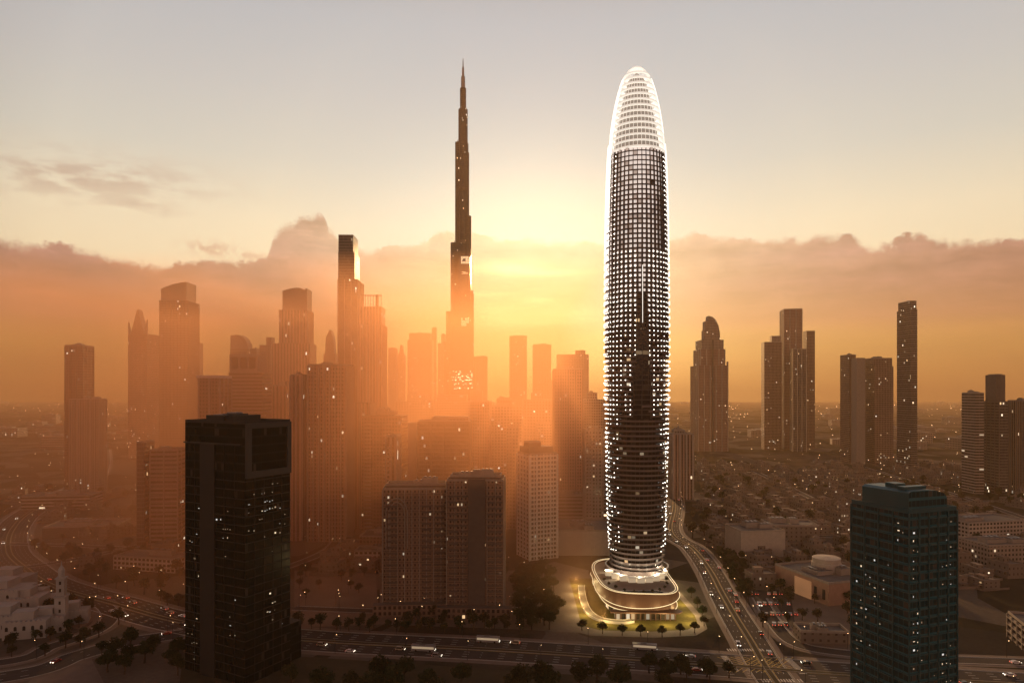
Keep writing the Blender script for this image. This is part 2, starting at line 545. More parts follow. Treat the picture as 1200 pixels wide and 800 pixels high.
def kerb(mb, path, d, w, z0, h, m):
    for a, b, q in ((d - w / 2, d + w / 2, z0 + h),):
        strip(mb, path, a, b, q, m)
    for e, flip in ((d - w / 2, 1), (d + w / 2, -1)):
        A = offset(path, e)
        for i in range(len(path) - 1):
            q = [(*A[i], z0), (*A[i + 1], z0), (*A[i + 1], z0 + h), (*A[i], z0 + h)]
            mb.face(q if flip == 1 else q[::-1], m)
def dashes(mb, path, d, w, on, off, z, m):
    A, B = offset(path, d - w / 2), offset(path, d + w / 2)
    s, nxt = 0.0, 0.0
    for i in range(len(path) - 1):
        L = math.hypot(path[i + 1][0] - path[i][0], path[i + 1][1] - path[i][1])
        while nxt < s + L:
            t0 = max(0, (nxt - s) / L)
            t1 = min(1, (nxt + on - s) / L)
            if t1 > t0:
                lp = lambda P, t: (P[i][0] + (P[i + 1][0] - P[i][0]) * t, P[i][1] + (P[i + 1][1] - P[i][1]) * t, z)
                mb.face([lp(B, t0), lp(B, t1), lp(A, t1), lp(A, t0)][::-1], m)
            nxt += on + off
        s += L
ROADS = {}
def road(name, pts, half, z, median=0.0, lanes=3, raw=False, walk=3.0):
    path = smooth_path(pts)
    ROADS[name] = (path, half, median)
    mb = MB()
    strip(mb, path, -half, half, z, M_ASPH)
    tag(mb.build(name), kind='structure')
    k = MB()
    for e in (-half, half):
        kerb(k, path, e, .5, 0, .14 + z, M_KERB)
    tag(k.build('kerb'), kind='structure')
    if walk:
        p = MB()
        strip(p, path, -half - walk, -half - .25, .016 + z * .2, M_PAVE)
        strip(p, path, half + .25, half + walk, .016 + z * .2, M_PAVE)
        tag(p.build('pavement'), kind='structure')
    l = MB()
    lw = (half - .6 - median) / lanes
    for sd in (-1, 1):
        strip(l, path, sd * (half - .6) - .12, sd * (half - .6) + .12, z + .006, M_LINE)
        if median:
            strip(l, path, sd * (median + .35) - .12, sd * (median + .35) + .12, z + .006, M_YELLOW)
        for j in range(1, lanes):
            dashes(l, path, sd * (median + j * lw), .22, 3.0, 6.0, z + .006, M_LINE)
    tag(l.build('lane_markings'), kind='structure')
    if median:
        q = MB()
        strip(q, path, -median + .3, median - .3, z + .15, M_VERGE)
        for e in (-median + .2, median - .2):
            kerb(q, path, e, .3, z, .18, M_KERB)
        tag(q.build('median_strip'), kind='structure')
    return path

HWY = [(-900, 1500), (-640, 1050), G(44, 594), G(16, 618), G(10, 645), G(30, 666), G(62, 686), G(130, 706), G(215, 729), G(345, 748), G(600, 762), G(840, 778), G(1000, 790), (330, 285), (520, 250)]
hwy = road('highway', HWY, 14.0, .020, median=1.6, lanes=4, walk=4.0)
AVE = [(330, 1700), (260, 1150), (190, 800), G(786, 622), G(812, 642), G(832, 668), G(846, 694), G(862, 722), G(880, 751), G(899, 783), (116, 270), (112, 180)]
ave = road('avenue', AVE, 9.0, .028, median=1.4, lanes=3)
RAMP = [G(98, 700), G(120, 708), G(129, 722), G(112, 739), G(60, 757), G(0, 776), (-330, 300)]
rmp = road('ramp', RAMP, 5.0, .024, lanes=1)
SLIP = [G(215, 742), G(150, 752), G(90, 768), G(20, 790), (-300, 285), (-420, 262)]
road('slip_road', SLIP, 7.5, .032, lanes=2)
SIDE = [G(890, 700), G(905, 725), G(930, 752), G(985, 764), (210, 330), (330, 320)]
road('side_street', SIDE, 4.5, .036, lanes=1)
BACK = [G(345, 712), G(470, 716), G(600, 714), G(655, 712)]
road('back_street', BACK, 4.0, .040, lanes=1, walk=2.0)
VS = [[(170, 640), (260, 610), (420, 600), (640, 620)], [(200, 820), (340, 790), (560, 800), (800, 830)], [(300, 470), (330, 620), (360, 820), (390, 1100)], [(470, 470), (510, 640), (560, 900), (600, 1200)]]
for p in VS:
    road('villa_street', p, 4.0, .044, lanes=1, walk=1.6)
LS = [[(-620, 560), (-460, 580), (-300, 560), (-200, 540)], [(-420, 470), (-340, 520), (-300, 640), (-330, 800)], [(-180, 470), (-150, 560), (-170, 700), (-160, 850)]]
for p in LS:
    road('district_street', p, 4.0, .044, lanes=1, walk=1.6)
# junction box by the glowing tower
jb = MB()
jx, jy = G(893, 778)
for a in range(-3, 4):
    for sgn in (1, -1):
        c0 = (jx + a * 3.2 - 9 * sgn, jy - 9)
        c1 = (jx + a * 3.2 + 9 * sgn, jy + 9)
        dx_, dy_ = (c1[0] - c0[0]), 18.0
        L_ = math.hypot(dx_, dy_)
        nx, ny = -dy_ / L_ * .16, dx_ / L_ * .16
        jb.face([(c0[0] - nx, c0[1] - ny, .050), (c0[0] + nx, c0[1] + ny, .050), (c1[0] + nx, c1[1] + ny, .050), (c1[0] - nx, c1[1] - ny, .050)][::sgn and -1 or 1], M_YELLOW)
for (cx_, cy_, vert) in ((jx - 15, jy + 1, True), (jx + 15, jy - 2, True), (jx - 2, jy + 18, False), (jx + 2, jy - 18, False)):
    for k in range(-7, 8):
        if vert:
            jb.face([(cx_ - 1.6, cy_ + k * 1.25, .052), (cx_ + 1.6, cy_ + k * 1.25, .052), (cx_ + 1.6, cy_ + k * 1.25 + .6, .052), (cx_ - 1.6, cy_ + k * 1.25 + .6, .052)], M_LINE)
        else:
            jb.face([(cx_ + k * 1.25, cy_ - 1.6, .052), (cx_ + k * 1.25 + .6, cy_ - 1.6, .052), (cx_ + k * 1.25 + .6, cy_ + 1.6, .052), (cx_ + k * 1.25, cy_ + 1.6, .052)], M_LINE)
tag(jb.build('junction_markings'), kind='structure')
# sandy and paved lots
def lot(name, pts, z, m):
    b = MB()
    b.face([(*p, z) for p in pts], m)
    tag(b.build(name), kind='structure')
lot('paved_plaza', [G(445, 731), G(610, 737), G(680, 741), G(690, 668), G(650, 658), G(600, 668), G(445, 690)], .008, M_PAVE)
lot('sandy_lot', [G(345, 735), G(445, 731), G(440, 672), G(345, 668)], .008, M_SAND)
lot('parking_lot', [G(872, 688), G(905, 742), G(935, 752), G(925, 686)], .008, M_ASPH)
lot('sandy_lot', [G(905, 690), G(940, 752), G(1000, 762), G(1000, 690)], .006, M_SAND)
lot('sandy_lot', [(-330, 400), (-236, 372), (-238, 404), (-300, 440), (-360, 470)], .008, M_SAND)
lot('pale_lot', [G(40, 792), G(106, 769), G(122, 800), G(60, 830), G(0, 830)], .010, M_PAVE)
lot('verge_lawn', [G(215, 760), G(345, 768), G(700, 792), G(840, 806), G(840, 900), G(200, 900)], .006, M_VERGE)

def air(name, colour, density, aniso, x0, x1, y0, y1, z0, z1):
    m, t = mat_new(name)
    pv = t.n('ShaderNodeVolumePrincipled')
    pv.inputs['Color'].default_value = (*colour, 1)
    pv.inputs['Density'].default_value = density
    pv.inputs['Anisotropy'].default_value = aniso
    t.link(pv.outputs[0], t.n('ShaderNodeOutputMaterial').inputs[1])
    b = MB()
    b.box(x0, x1, y0, y1, z0, z1, m)
    tag(b.build(name), kind='stuff')
air('haze', (1, .70, .40), .000070, .40, -8000, 8000, -1500, 7600, -1.5, 850)
# the bank of ground mist lying over the city behind the nearest towers
air('mist', (.98, .54, .29), .0027, .60, -360, 52, 365, 740, -1.2, 205)

# ------------------------------------------------------------------ towers of the skyline
def fit(px0, px1, Y, th, D):
    """Width and centre of a box turned by th whose silhouette spans px0..px1, nearest corner at depth Y."""
    W_ = (px1 - px0) / FPX * Y
    cx_, cy_ = X((px0 + px1) / 2, Y), Y + D / 2
    c, s_ = cos(th), sin(th)
    for _ in range(60):
        P = [(cx_ + a * W_ / 2 * c - b * D / 2 * s_, cy_ + a * W_ / 2 * s_ + b * D / 2 * c) for a in (-1, 1) for b in (-1, 1)]
        u = [CX + FPX * p[0] / p[1] for p in P]
        mn, mx, ym = min(u), max(u), min(p[1] for p in P)
        cy_ += Y - ym
        cx_ += ((px0 + px1) / 2 - (mn + mx) / 2) / FPX * cy_
        W_ = max(3.0, W_ + ((px1 - px0) - (mx - mn)) / FPX * Y * .8)
    return cx_, cy_, W_

FOOT = []
def rect(cx_, cy_, W_, D):
    return [(cx_ - W_ / 2, cy_ - D / 2), (cx_ + W_ / 2, cy_ - D / 2), (cx_ + W_ / 2, cy_ + D / 2), (cx_ - W_ / 2, cy_ + D / 2)]

def slabs_part(root, cx_, cy_, W_, D, z0, z1, pitch, h_, proud, m):
    b = MB()
    k = int((z1 - z0) / pitch)
    for i in range(1, k + 1):
        z = z0 + i * pitch
        b.prism(rect(cx_, cy_, W_ + 2 * proud, D + 2 * proud), z - h_, z, m, bottom=True)
    b.build('floor_slabs', root)
def piers_part(root, cx_, cy_, W_, D, z0, z1, pitch, w_, proud, m):
    b = MB()
    n = max(1, round(W_ / pitch))
    for i in range(n + 1):
        x = cx_ - W_ / 2 + W_ * i / n
        for s_ in (-1, 1):
            y = cy_ + s_ * (D / 2 + proud / 2 - .02)
            b.box(x - w_ / 2, x + w_ / 2, y - proud / 2, y + proud / 2, z0, z1, m)
    n = max(1, round(D / pitch))
    for i in range(n + 1):
        y = cy_ - D / 2 + D * i / n
        for s_ in (-1, 1):
            x = cx_ + s_ * (W_ / 2 + proud / 2 - .03)
            b.box(x - proud / 2, x + proud / 2, y - w_ / 2 + .01, y + w_ / 2 - .01, z0, z1 - .05, m)
    b.build('wall_piers', root)
def balcony_part(root, cx_, cy_, W_, D, z0, z1, f0, f1, pitch, m, proud=1.5):
    x0, x1 = -(W_ * (f1 - f0)) / 2, W_ * (f1 - f0) / 2
    b = MB()
    b.box(x0, x1, -proud, -.01, 0, .22, m)
    b.box(x0, x1, -proud, -proud + .12, .22, 1.15, m)
    for x in (x0, x1 - .12):
        b.box(x + .003, x + .117, -proud + .12, -.01, .22, 1.15, m)
    first = None
    for i in range(int((z1 - z0) / pitch)):
        if first is None:
            o = first = b.build('balcony', root)
        else:
            o = first.copy()
            COL.objects.link(o)
            o.parent = root
        o.location = (cx_ - W_ / 2 + W_ * (f0 + f1) / 2, cy_ - D / 2, z0 + i * pitch)
def roof_parts(root, cx_, cy_, W_, D, z, rng, plant=True, mast=False, m=M_CONC):
    p = MB()
    t_ = .35
    p.box(cx_ - W_ / 2, cx_ + W_ / 2, cy_ - D / 2, cy_ - D / 2 + t_, z + .003, z + 1.3, m)
    p.box(cx_ - W_ / 2, cx_ + W_ / 2, cy_ + D / 2 - t_, cy_ + D / 2, z + .003, z + 1.3, m)
    p.box(cx_ - W_ / 2, cx_ - W_ / 2 + t_, cy_ - D / 2 + t_, cy_ + D / 2 - t_, z + .003, z + 1.3, m)
    p.box(cx_ + W_ / 2 - t_, cx_ + W_ / 2, cy_ - D / 2 + t_, cy_ + D / 2 - t_, z + .003, z + 1.3, m)
    p.build('parapet', root)
    if plant and W_ > 9 and D > 9:
        for _ in range(rng.choice((1, 2, 2, 3))):
            w_, d_, hh = rng.uniform(.15, .38) * W_, rng.uniform(.2, .4) * D, rng.uniform(1.8, 4.2)
            x = cx_ + rng.uniform(-.28, .28) * W_
            y = cy_ + rng.uniform(-.26, .26) * D
            q = MB()
            hh += .01 * rng.random()
            q.box(x - w_ / 2, x + w_ / 2, y - d_ / 2, y + d_ / 2, z + .004, z + hh, m, M_ROOF)
            for j in range(3):
                q.box(x - w_ / 2 + w_ * (.15 + .28 * j), x - w_ / 2 + w_ * (.15 + .28 * j) + w_ * .14, y - d_ / 4, y + d_ / 4, z + hh + .002, z + hh + .7, M_STEEL)
            q.build('roof_plant', root)
    if mast:
        q = MB()
        q.tube([(cx_, cy_, z), (cx_, cy_, z + mast)], [.35, .1], M_DARKMETAL)
        q.build('mast', root)

def tower(name, label, Y, tiers, th=0.0, mat='stone', group=None, cat='tower', seed=None):
    """tiers: (px0, px1, top row, depth offset, depth, options); each stands on the one before unless opts['ground']."""
    th = radians(th)
    rng = random.Random(seed if seed is not None else label)
    root, z_prev, base = None, 0.0, None
    made = []
    for i, t in enumerate(tiers):
        px0, px1, top, dyo, D = t[:5]
        o = t[5] if len(t) > 5 else {}
        cx_, cy_, W_ = fit(px0, px1, Y + dyo, th, D)
        if root is None:
            base = (cx_, cy_)
            root = thing(name, (cx_, cy_, 0), label, cat, group, th)
        dx_, dy_ = cx_ - base[0], cy_ - base[1]
        lx, ly = dx_ * cos(th) + dy_ * sin(th), -dx_ * sin(th) + dy_ * cos(th)
        z1 = Zt(top, Y + dyo)
        z0 = 0.0 if (i == 0 or o.get('ground')) else z_prev
        m = F.get(o.get('mat', mat)) or o['mat']
        b = MB()
        if o.get('poly'):
            pl = [(lx + a * W_, ly + c * D) for a, c in o['poly']]
        elif o.get('cham'):
            c = o['cham']
            pl = [(lx - W_ / 2 + c, ly - D / 2), (lx + W_ / 2 - c, ly - D / 2), (lx + W_ / 2, ly - D / 2 + c), (lx + W_ / 2, ly + D / 2 - c), (lx + W_ / 2 - c, ly + D / 2), (lx - W_ / 2 + c, ly + D / 2), (lx - W_ / 2, ly + D / 2 - c), (lx - W_ / 2, ly - D / 2 + c)]
        elif o.get('prof'):
            pl = None
        else:
            pl = rect(lx, ly, W_, D)
        if pl:
            b.prism(pl, z0, z1, m, M_ROOF, u0=rng.uniform(0, 50))
        else:
            hgt = z1 - z0
            b.ext([(lx + a * W_, z0 + c * hgt) for a, c in o['prof']], ly - D / 2, ly + D / 2, m, M_CONC if o.get('side') is None else o['side'])
        b.build(o.get('name', 'body' if i == 0 else 'upper_tier'), root)
        if 'slabs' in o:
            slabs_part(root, lx, ly, W_, D, z0, z1, *o['slabs'])
        if 'piers' in o:
            piers_part(root, lx, ly, W_, D, z0, z1, *o['piers'])
        for q in o.get('bal', ()):
            balcony_part(root, lx, ly, W_, D, z0 + 4.0, z1 - 4.0, q[0], q[1], 3.4, q[2] if len(q) > 2 else M_CONC)
        if o.get('roof', not o.get('prof')) and pl:
            if i == len(tiers) - 1 or o.get('roof'):
                roof_parts(root, lx, ly, W_ - 2 * o.get('cham', 0), D - 2 * o.get('cham', 0), z1, rng, o.get('plant', True), o.get('mast', False))
        FOOT.append((cx_, cy_, W_ / 2, D / 2, th))
        made.append((lx, ly, W_, D, z0, z1))
        if not o.get('keep'):
            z_prev = z1
    return root, made

P_ = lambda w=.7, pr=.6, p=4.2, m=None: (p, w, pr, m or M_CONC)
S_ = lambda p=3.5, h_=.5, pr=.5, m=None: (p, h_, pr, m or M_CONC)

# --- far left
tower('residential_tower', 'flat roofed brown slab at far left, tall block behind a lower one', 845,
      [(76, 110, 405, 18, 26, dict(mat='brown', piers=P_(.8, .5, 8, M_CONC_D), roof=True)), (82, 125, 468, 0, 18, dict(ground=True, mat='stone', piers=P_(1.2, .6, 5, M_CONC), name='front_wing'))], 4)
t, md = tower('crowned_tower', 'hazy tower with a pointed crown like a tulip, tall peak between two lower spikes', 1300,
      [(150, 188, 391, 0, 46, dict(mat='rose', roof=False))], -3)
lx, ly, W_, D, z0, z1 = md[0]
b = MB(); b.ext([(-.37 * W_, z1), (.33 * W_, z1), (.05 * W_, Zt(365, 1300)), (-.02 * W_, Zt(362, 1300)), (-.09 * W_, Zt(367, 1300))], -22, -8, F['rose'], M_CONC); b.build('crown_peak', t)
b = MB(); b.ext([(-.5 * W_, z1), (-.36 * W_, z1), (-.5 * W_, Zt(377, 1300))], -23, -19, M_CONC); b.build('crown_spike', t)
b = MB(); b.ext([(.32 * W_, z1), (.5 * W_, z1), (.5 * W_, Zt(374, 1300))], -23, -19, M_CONC); b.build('crown_spike', t)
t, md = tower('lattice_tower', 'broad tower with fine window lattice and a slanted blank crown rising to the right', 950,
      [(187, 233.5, 352, 0, 40, dict(mat='lattice', piers=P_(.5, .45, 4.8, M_CONC_D), roof=False)), (188.5, 230, 330, 2, 34, dict(prof=[(-.5, 0), (.5, 0), (.5, 1), (.3, .97), (0, .88), (-.3, .74), (-.5, .62)], mat=M_CONC, name='crown'))], 3)
tower('slender_tower', 'thin hazy tower half hidden behind the slanted crown tower', 1250, [(222, 238, 402, 0, 26, dict(mat='stone'))], 0)
# cluster left of centre
tower('residential_tower', 'grey residential block with white frame lines beside the black tower, stepped at its left', 570,
      [(176, 221, 528, 6, 24, dict(mat='band', slabs=S_(7.0, .6, .35), piers=P_(.9, .55, 9.5), plant=True, roof=True)), (160, 181, 519, 0, 20, dict(ground=True, mat='grey', slabs=S_(3.6, .4, .3, M_CONC_D), name='side_wing'))], 5)
tower('apartment_tower', 'block with a thin overhanging pale roof slab just behind the black tower', 600,
      [(233, 271, 443, 0, 24, dict(mat='brown', piers=P_(1.6, .6, 9, M_CONC), name='body', roof=False)), (230.5, 272, 439.5, -1, 27, dict(mat=M_WHITE, name='roof_slab', roof=False))], 0)  # roof slab painted white to show the light its edge catches
t, md = tower('apartment_tower', 'block topped by an open portal frame behind the roof slab block', 680,
      [(268, 318, 436, 0, 26, dict(mat='band', slabs=S_(3.6, .5, .5), roof=False)), (269, 312, 432, 1, 24, dict(mat=M_CONC, roof=False))], 0)
lx, ly, W_, D, z0, z1 = md[1]
zt = Zt(415, 681)
b = MB()
for fr in (-.5, -.19, .12, .43):
    b.box(lx + fr * W_, lx + fr * W_ + 2, ly - D / 2, ly + D / 2, z1, zt - 3, M_CONC)
b.build('portal_posts', t)
b = MB(); b.box(lx - W_ / 2, lx + W_ / 2, ly - D / 2 - .5, ly + D / 2, zt - 3, zt, M_CONC); b.build('portal_beam', t)
tower('round_topped_tower', 'pale hazy block with a quarter round top behind the portal frame block', 1150,
      [(270, 296, 409, 0, 26, dict(mat='far', roof=False)), (270, 296, 392, 1, 22, dict(prof=[(-.5, 0), (.5, 0), (.46, .4), (.3, .75), (.05, .97), (-.2, 1.0), (-.5, .93)], mat=M_CONC, name='crown')), (293, 306, 409, 6, 22, dict(ground=True, mat='far', name='side_wing'))], 0)
tower('stepped_tower', 'stepped tower with curved parapet crown and dark centre groove, left of the tall index tower', 800,
      [(319, 371, 402, 3, 34, dict(mat='stripe', name='base_tier')), (327.5, 367, 363, 2, 28, dict(mat='stripe', piers=P_(1.0, .6, 6))), (331, 365.5, 337, 3, 24, dict(prof=[(-.5, 0), (.5, 0), (.5, .97), (.42, .97), (.42, .9), (.2, 1.0), (0, 1.0), (-.3, .93), (-.5, .86)], mat=M_CONC, name='crown'))], 3)
tower('hazy_tower', 'low hazy block between the stepped tower and the round topped block', 1000, [(304, 324, 404, 0, 24, dict(mat='far')), (312, 322, 396, 4, 14)], 0)
t, md = tower('curved_tower', 'small tower with a curved sail top in the gap left of the index tower', 1150,
      [(379, 397, 414, 0, 24, dict(mat='far', roof=False)), (381, 394, 386, 1, 16, dict(prof=[(-.5, 0), (.5, 0), (.46, .45), (.3, .75), (.12, .98), (-.02, 1), (-.2, .8), (-.42, .7), (-.46, .4)], mat='far', name='crown'))], 0)
tower('index_tower', 'tallest slab of the left cluster, narrow with two setbacks down its right side', 900,
      [(396, 426, 327, 0, 40, dict(mat='glass', piers=P_(1.2, .6, 9, M_CONC), roof=False)), (396.3, 421.5, 295, .5, 36, dict(mat='glass', roof=False)), (396.6, 419.5, 276, 1, 34, dict(mat='glass', plant=False))], 2)
t, md = tower('striped_tower', 'striped tower with thin crown posts on its roof, right beside the index tower', 800,
      [(420, 453, 380, 0, 32, dict(mat='stripe', piers=P_(1.3, .8, 6, M_CONC), roof=False)), (420.5, 451.5, 359, 1, 28, dict(mat='stripe', roof=False))], 2)
lx, ly, W_, D, z0, z1 = md[1]
b = MB()
for i in range(9):
    x = lx - W_ / 2 + W_ * (.04 + i * .115)
    wd = 2.6 if i == 6 else .7
    b.box(x, x + wd, ly - D / 2 + .5, ly - D / 2 + 1.6, z1, Zt(345, 801), M_CONC_D if i == 6 else M_CONC)
b.build('crown_posts', t)
b = MB(); b.box(lx - W_ / 2 + .5, lx + W_ / 2 - 1, ly - D / 2 + .6, ly - D / 2 + 1.5, Zt(346.5, 801), Zt(345.4, 801), M_CONC); b.build('crown_rail', t)

# --- the striped slabs behind the black tower
tower('striped_slab_tower', 'wide striped slab directly right of the black tower, flat topped with dark vertical bands', 585,
      [(361, 414, 428, 0, 26, dict(mat='rose', piers=P_(1.3, .9, 4.6, M_CONC), roof=True)), (340, 364, 440, 4, 24, dict(ground=True, mat='stripe', piers=P_(1.0, .7, 5), name='side_wing'))], 0)
tower('striped_slab_tower', 'narrow striped slab set behind and between the wide striped slab and its right neighbour', 640,
      [(404, 440, 472, 0, 26, dict(mat='stripe', piers=P_(1.2, .8, 5))), (318, 345, 452, 20, 22, dict(ground=True, mat='stripe', name='side_wing'))], 0)
tower('apartment_tower', 'brown apartment slab with lit balconies between striped slabs and twin brown blocks', 610,
      [(424, 478, 487, 0, 26, dict(mat='brown', bal=[(.08, .26), (.55, .75)])), (440, 466, 483, 6, 14)], -4)
tower('apartment_tower', 'wide brown glass slab with flat top behind the twin arched blocks', 600,
      [(490, 552, 494, 0, 28, dict(mat='grey', slabs=S_(3.6, .3, .25, M_CONC_D), piers=P_(1.4, .6, 10, M_CONC_D), roof=True)), (508, 550, 488, 8, 16), (478, 492, 497, 8, 22, dict(ground=True, mat=M_CONC, name='side_wall'))], 0)
tower('terraced_tower', 'hazy stepped block with a small lit roof pavilion, just left of the tallest spire', 1000,
      [(464, 510, 470, 0, 34, dict(mat='far')), (477, 502, 463, 4, 22)], 0)
tower('terraced_tower', 'wide hazy stepped block at the foot of the tallest spire', 1050,
      [(510, 577, 470, 0, 36, dict(mat='far')), (512, 548, 462, 4, 24, dict(keep=1)), (551, 566, 458, 6, 20)], 0)
tower('apartment_tower', 'gridded apartment block with a raised roof hut, right of the spire foot', 750,
      [(572, 612, 477, 0, 28, dict(mat='pale', slabs=S_(3.3, .4, .4), bal=[(.1, .3), (.7, .9)], roof=True)), (582, 600, 468, 6, 14)], 0)
tower('apartment_tower', 'plain hazy block with a stub roof hut between gridded block and dark slab', 900,
      [(612, 648, 468, 0, 28, dict(mat='far')), (622, 636, 461, 5, 16)], 0)
tower('slab_tower', 'reddish brown slab with piers and flat top, left of the glowing tower', 720,
      [(647.5, 683, 433, 0, 30, dict(mat='rose', piers=P_(.9, .5, 7, M_CONC_D), roof=True)), (648, 682, 431.5, .3, 29, dict(mat=M_CONC, roof=False))], 0)
tower('apartment_tower', 'block with raised roof hut squeezed between the dark slab and the glowing tower', 860,
      [(681, 709, 468, 0, 28, dict(mat='stone', bal=[(.1, .4)])), (688, 700, 461, 5, 14)], 0)
t, md = tower('residential_tower', 'pale residential tower with gridded right face and a plain sunless left wall, dark stepped roof', 520,
      [(606.5, 653, 533, 0, 22, dict(mat='white', slabs=S_(3.3, .55, .55, M_WHITE), piers=P_(1.1, .7, 5.5, M_WHITE), roof=True)), (609, 648, 524, 2, 16, dict(mat=M_CONC_D, roof=False)), (614, 634, 519, 5, 9, dict(mat=M_CONC_D))], 24)
for lab, a_, c_, tp, Y_, mt_ in (('plain orange hazed slab with blank front just right of the spire foot', 551, 574, 471, 715, 'rose'), ('slim hazy block between gridded block and white framed tower', 594, 607, 502, 640, 'stone'), ('hazy block with balconies behind the white framed tower', 628, 651, 497, 830, 'pale'), ('hazy mid rise close to the left side of the glowing tower', 683, 707, 505, 640, 'stone'), ('slim striped block behind the left brown block', 452, 470, 512, 520, 'stripe')):
    tower('apartment_tower', lab, Y_, [(a_, c_, tp, 0, 20, dict(mat=mt_, piers=P_(.7, .5, 5), bal=[(.1, .4)]))], 0)
# twin brown blocks in front
for lab, a, c, top, th_, st in (('left of two brown apartment blocks by the highway, arched motif at its top corner', 448.5, 527, 574, 3, 'twin'), ('right of two brown apartment blocks by the highway, darker with a plain centre strip', 523.5, 592, 564, -2, 'twin')):
    t, md = tower('apartment_block', lab, 398 if 'left' in lab else 392,
          [(a, c, top, 0, 22, dict(mat=st, slabs=S_(3.3, .35, .35, M_CONC_D), piers=P_(.45, .5, 4.4, M_CONC), bal=[(.06, .22, M_CONC_D), (.60, .74, M_CONC_D), (.80, .94, M_CONC_D)] if 'left' in lab else [(.04, .2, M_CONC_D), (.24, .36, M_CONC_D), (.72, .84, M_CONC_D), (.87, .98, M_CONC_D)], roof=True, name='body')),
           (a + 4, c - 4, top - 5, 3, 14, dict(mat=M_CONC_D, name='roof_house'))], th_)
    lx, ly, W_, D, z0, z1 = md[0]
    b = MB()
    if 'left' in lab:
        for k in range(2):
            r_ = (6.2, 4.6)[k]
            cxx = lx - W_ / 2 + 8.2
            arc = [(cxx + r_ * cos(pi - pi * i / 14), ly - D / 2 - .9, z1 - 14 + r_ * 1.5 * sin(pi * i / 14)) for i in range(15)]
            b.tube([(cxx - r_, ly - D / 2 - .9, z1 - 34)] + arc + [(cxx + r_, ly - D / 2 - .9, z1 - 34)], .38, M_CONC, 5)
        b.build('arch_motif', t)
    else:
        b.box(lx - W_ * .12, lx + W_ * .18, ly - D / 2 - 1.1, ly - D / 2 - .02, 0, z1 + 1.5, M_CONC_D)
        b.build('centre_strip', t)
    b = MB()
    b.box(lx - W_ / 2 - 5, lx + W_ / 2 + 5, ly - D / 2 - 6, ly - D / 2 - .5, 0, 6.5, F['brown'], M_ROOF)
    b.build('podium', t)

# --- far hazy towers behind
for lab, Y, tr in (
    ('faint pale tower, leftmost of the hazy group left of the tallest spire', 2600, [(455, 466, 408, 0, 40), ]),
    ('faint pointed tower in the hazy group left of the tallest spire', 2700, [(465.5, 476, 418, 0, 30, dict(roof=False)), (465.5, 476, 404, 1, 26, dict(prof=[(-.5, 0), (.5, 0), (.25, .4), (.12, 1), (-.12, 1), (-.25, .4)], mat='far', name='crown'))]),
    ('faint broad tower with rounded shoulders, widest of the hazy group', 2300, [(477, 509, 398, 0, 70, dict(cham=8, roof=False)), (479.5, 506, 390.5, 3, 60)]),
    ('faint needle tower at the right end of the hazy group', 2400, [(506, 512, 384, 0, 18)]),
    ('faint low tower close to the left side of the tallest spire', 1900, [(513, 524, 402, 0, 40), (517, 523, 392, 4, 20)]),
    ('faint block just right of the tallest spire base', 1800, [(553, 571.5, 418, 0, 40)]),
    ('plain hazy slab tower, taller left one of a pair right of the spire', 1700, [(597, 617.5, 394, 0, 40)]),
    ('plain hazy slab tower, shorter right one of a pair right of the spire', 1750, [(624, 646, 404, 0, 40)]),
    ('hazy wide block with a small roof hut left of the glowing tower', 1650, [(652, 690, 415, 0, 40), (674, 686, 411, 4, 20)]),
    ('faint block low behind the slab pair', 2300, [(628, 664, 446, 0, 60)]),
    ('faint low block left of the striped tower', 1500, [(371, 382, 432, 0, 30)]),
    ):
    tower('hazy_tower', lab, Y, tr, 0, 'far', group='faint towers in the haze')

# --- right of the glowing tower
tower('striped_slab_tower', 'pale striped slab close behind the right side of the glowing tower', 812,
      [(783, 812, 509, 0, 26, dict(mat='stripe', piers=P_(1.6, 1.0, 7, M_CONC_P), roof=True)), (787, 801, 504, 5, 14)], 0)
t, md = tower('hotel_tower', 'stepped hotel tower with a curved fin crown, standing alone right of the glowing tower', 1450,
      [(809.5, 853, 428, 0, 60, dict(mat='rose', piers=P_(1.6, .9, 13, M_CONC_P), roof=False)), (813, 849.5, 409, 2, 54, dict(mat='rose', piers=P_(1.6, .9, 13, M_CONC_P), roof=False)), (815, 848, 398, 4, 50, dict(mat='stone', roof=False)),
       (822, 844, 370, 6, 22, dict(prof=[(-.5, 0), (.5, 0), (.48, .3), (.40, .58), (.24, .82), (.04, .95), (-.22, 1.0), (-.24, .80), (-.42, .78), (-.44, .4), (-.5, .4)], mat='stone', name='crown'))], 0)
lx, ly, W_, D, z0, z1 = md[0]
b = MB(); b.box(lx - W_ * .04, lx + W_ * .02, ly - D / 2 - 1.5, ly - D / 2, 0, md[2][5], M_CONC_D); b.build('dark_centre_strip', t)  # dark strip standing proud of the front wall
for fr in (-.5, .47):
    b = MB(); b.box(lx + fr * W_, lx + fr * W_ + 3, ly - D / 2 - .5, ly - D / 2 + 4, z1, z1 + 8, M_CONC); b.build('corner_pinnacle', t)
gl = 'towers of the right hand cluster'
tower('glass_tower', 'tallest of the right cluster, narrow flat topped slab with a bright left edge', 1500, [(914, 940, 362, 0, 44, dict(mat='rose', plant=False, piers=P_(1.5, .7, 12, M_CONC_P)))], -11, group=gl)
tower('glass_tower', 'shorter slab at the left of the right cluster, top stepped up rightwards', 1480, [(892, 916, 401, 0, 40, dict(mat='brown', roof=True)), (902, 915, 394, 4, 24)], -11, group=gl)
tower('glass_tower', 'slab in front of the right cluster, lower than the two behind', 1440, [(926, 945, 409, 0, 30, dict(mat='grey', piers=P_(1.2, .6, 9, M_CONC_P)))], -12, group=gl)
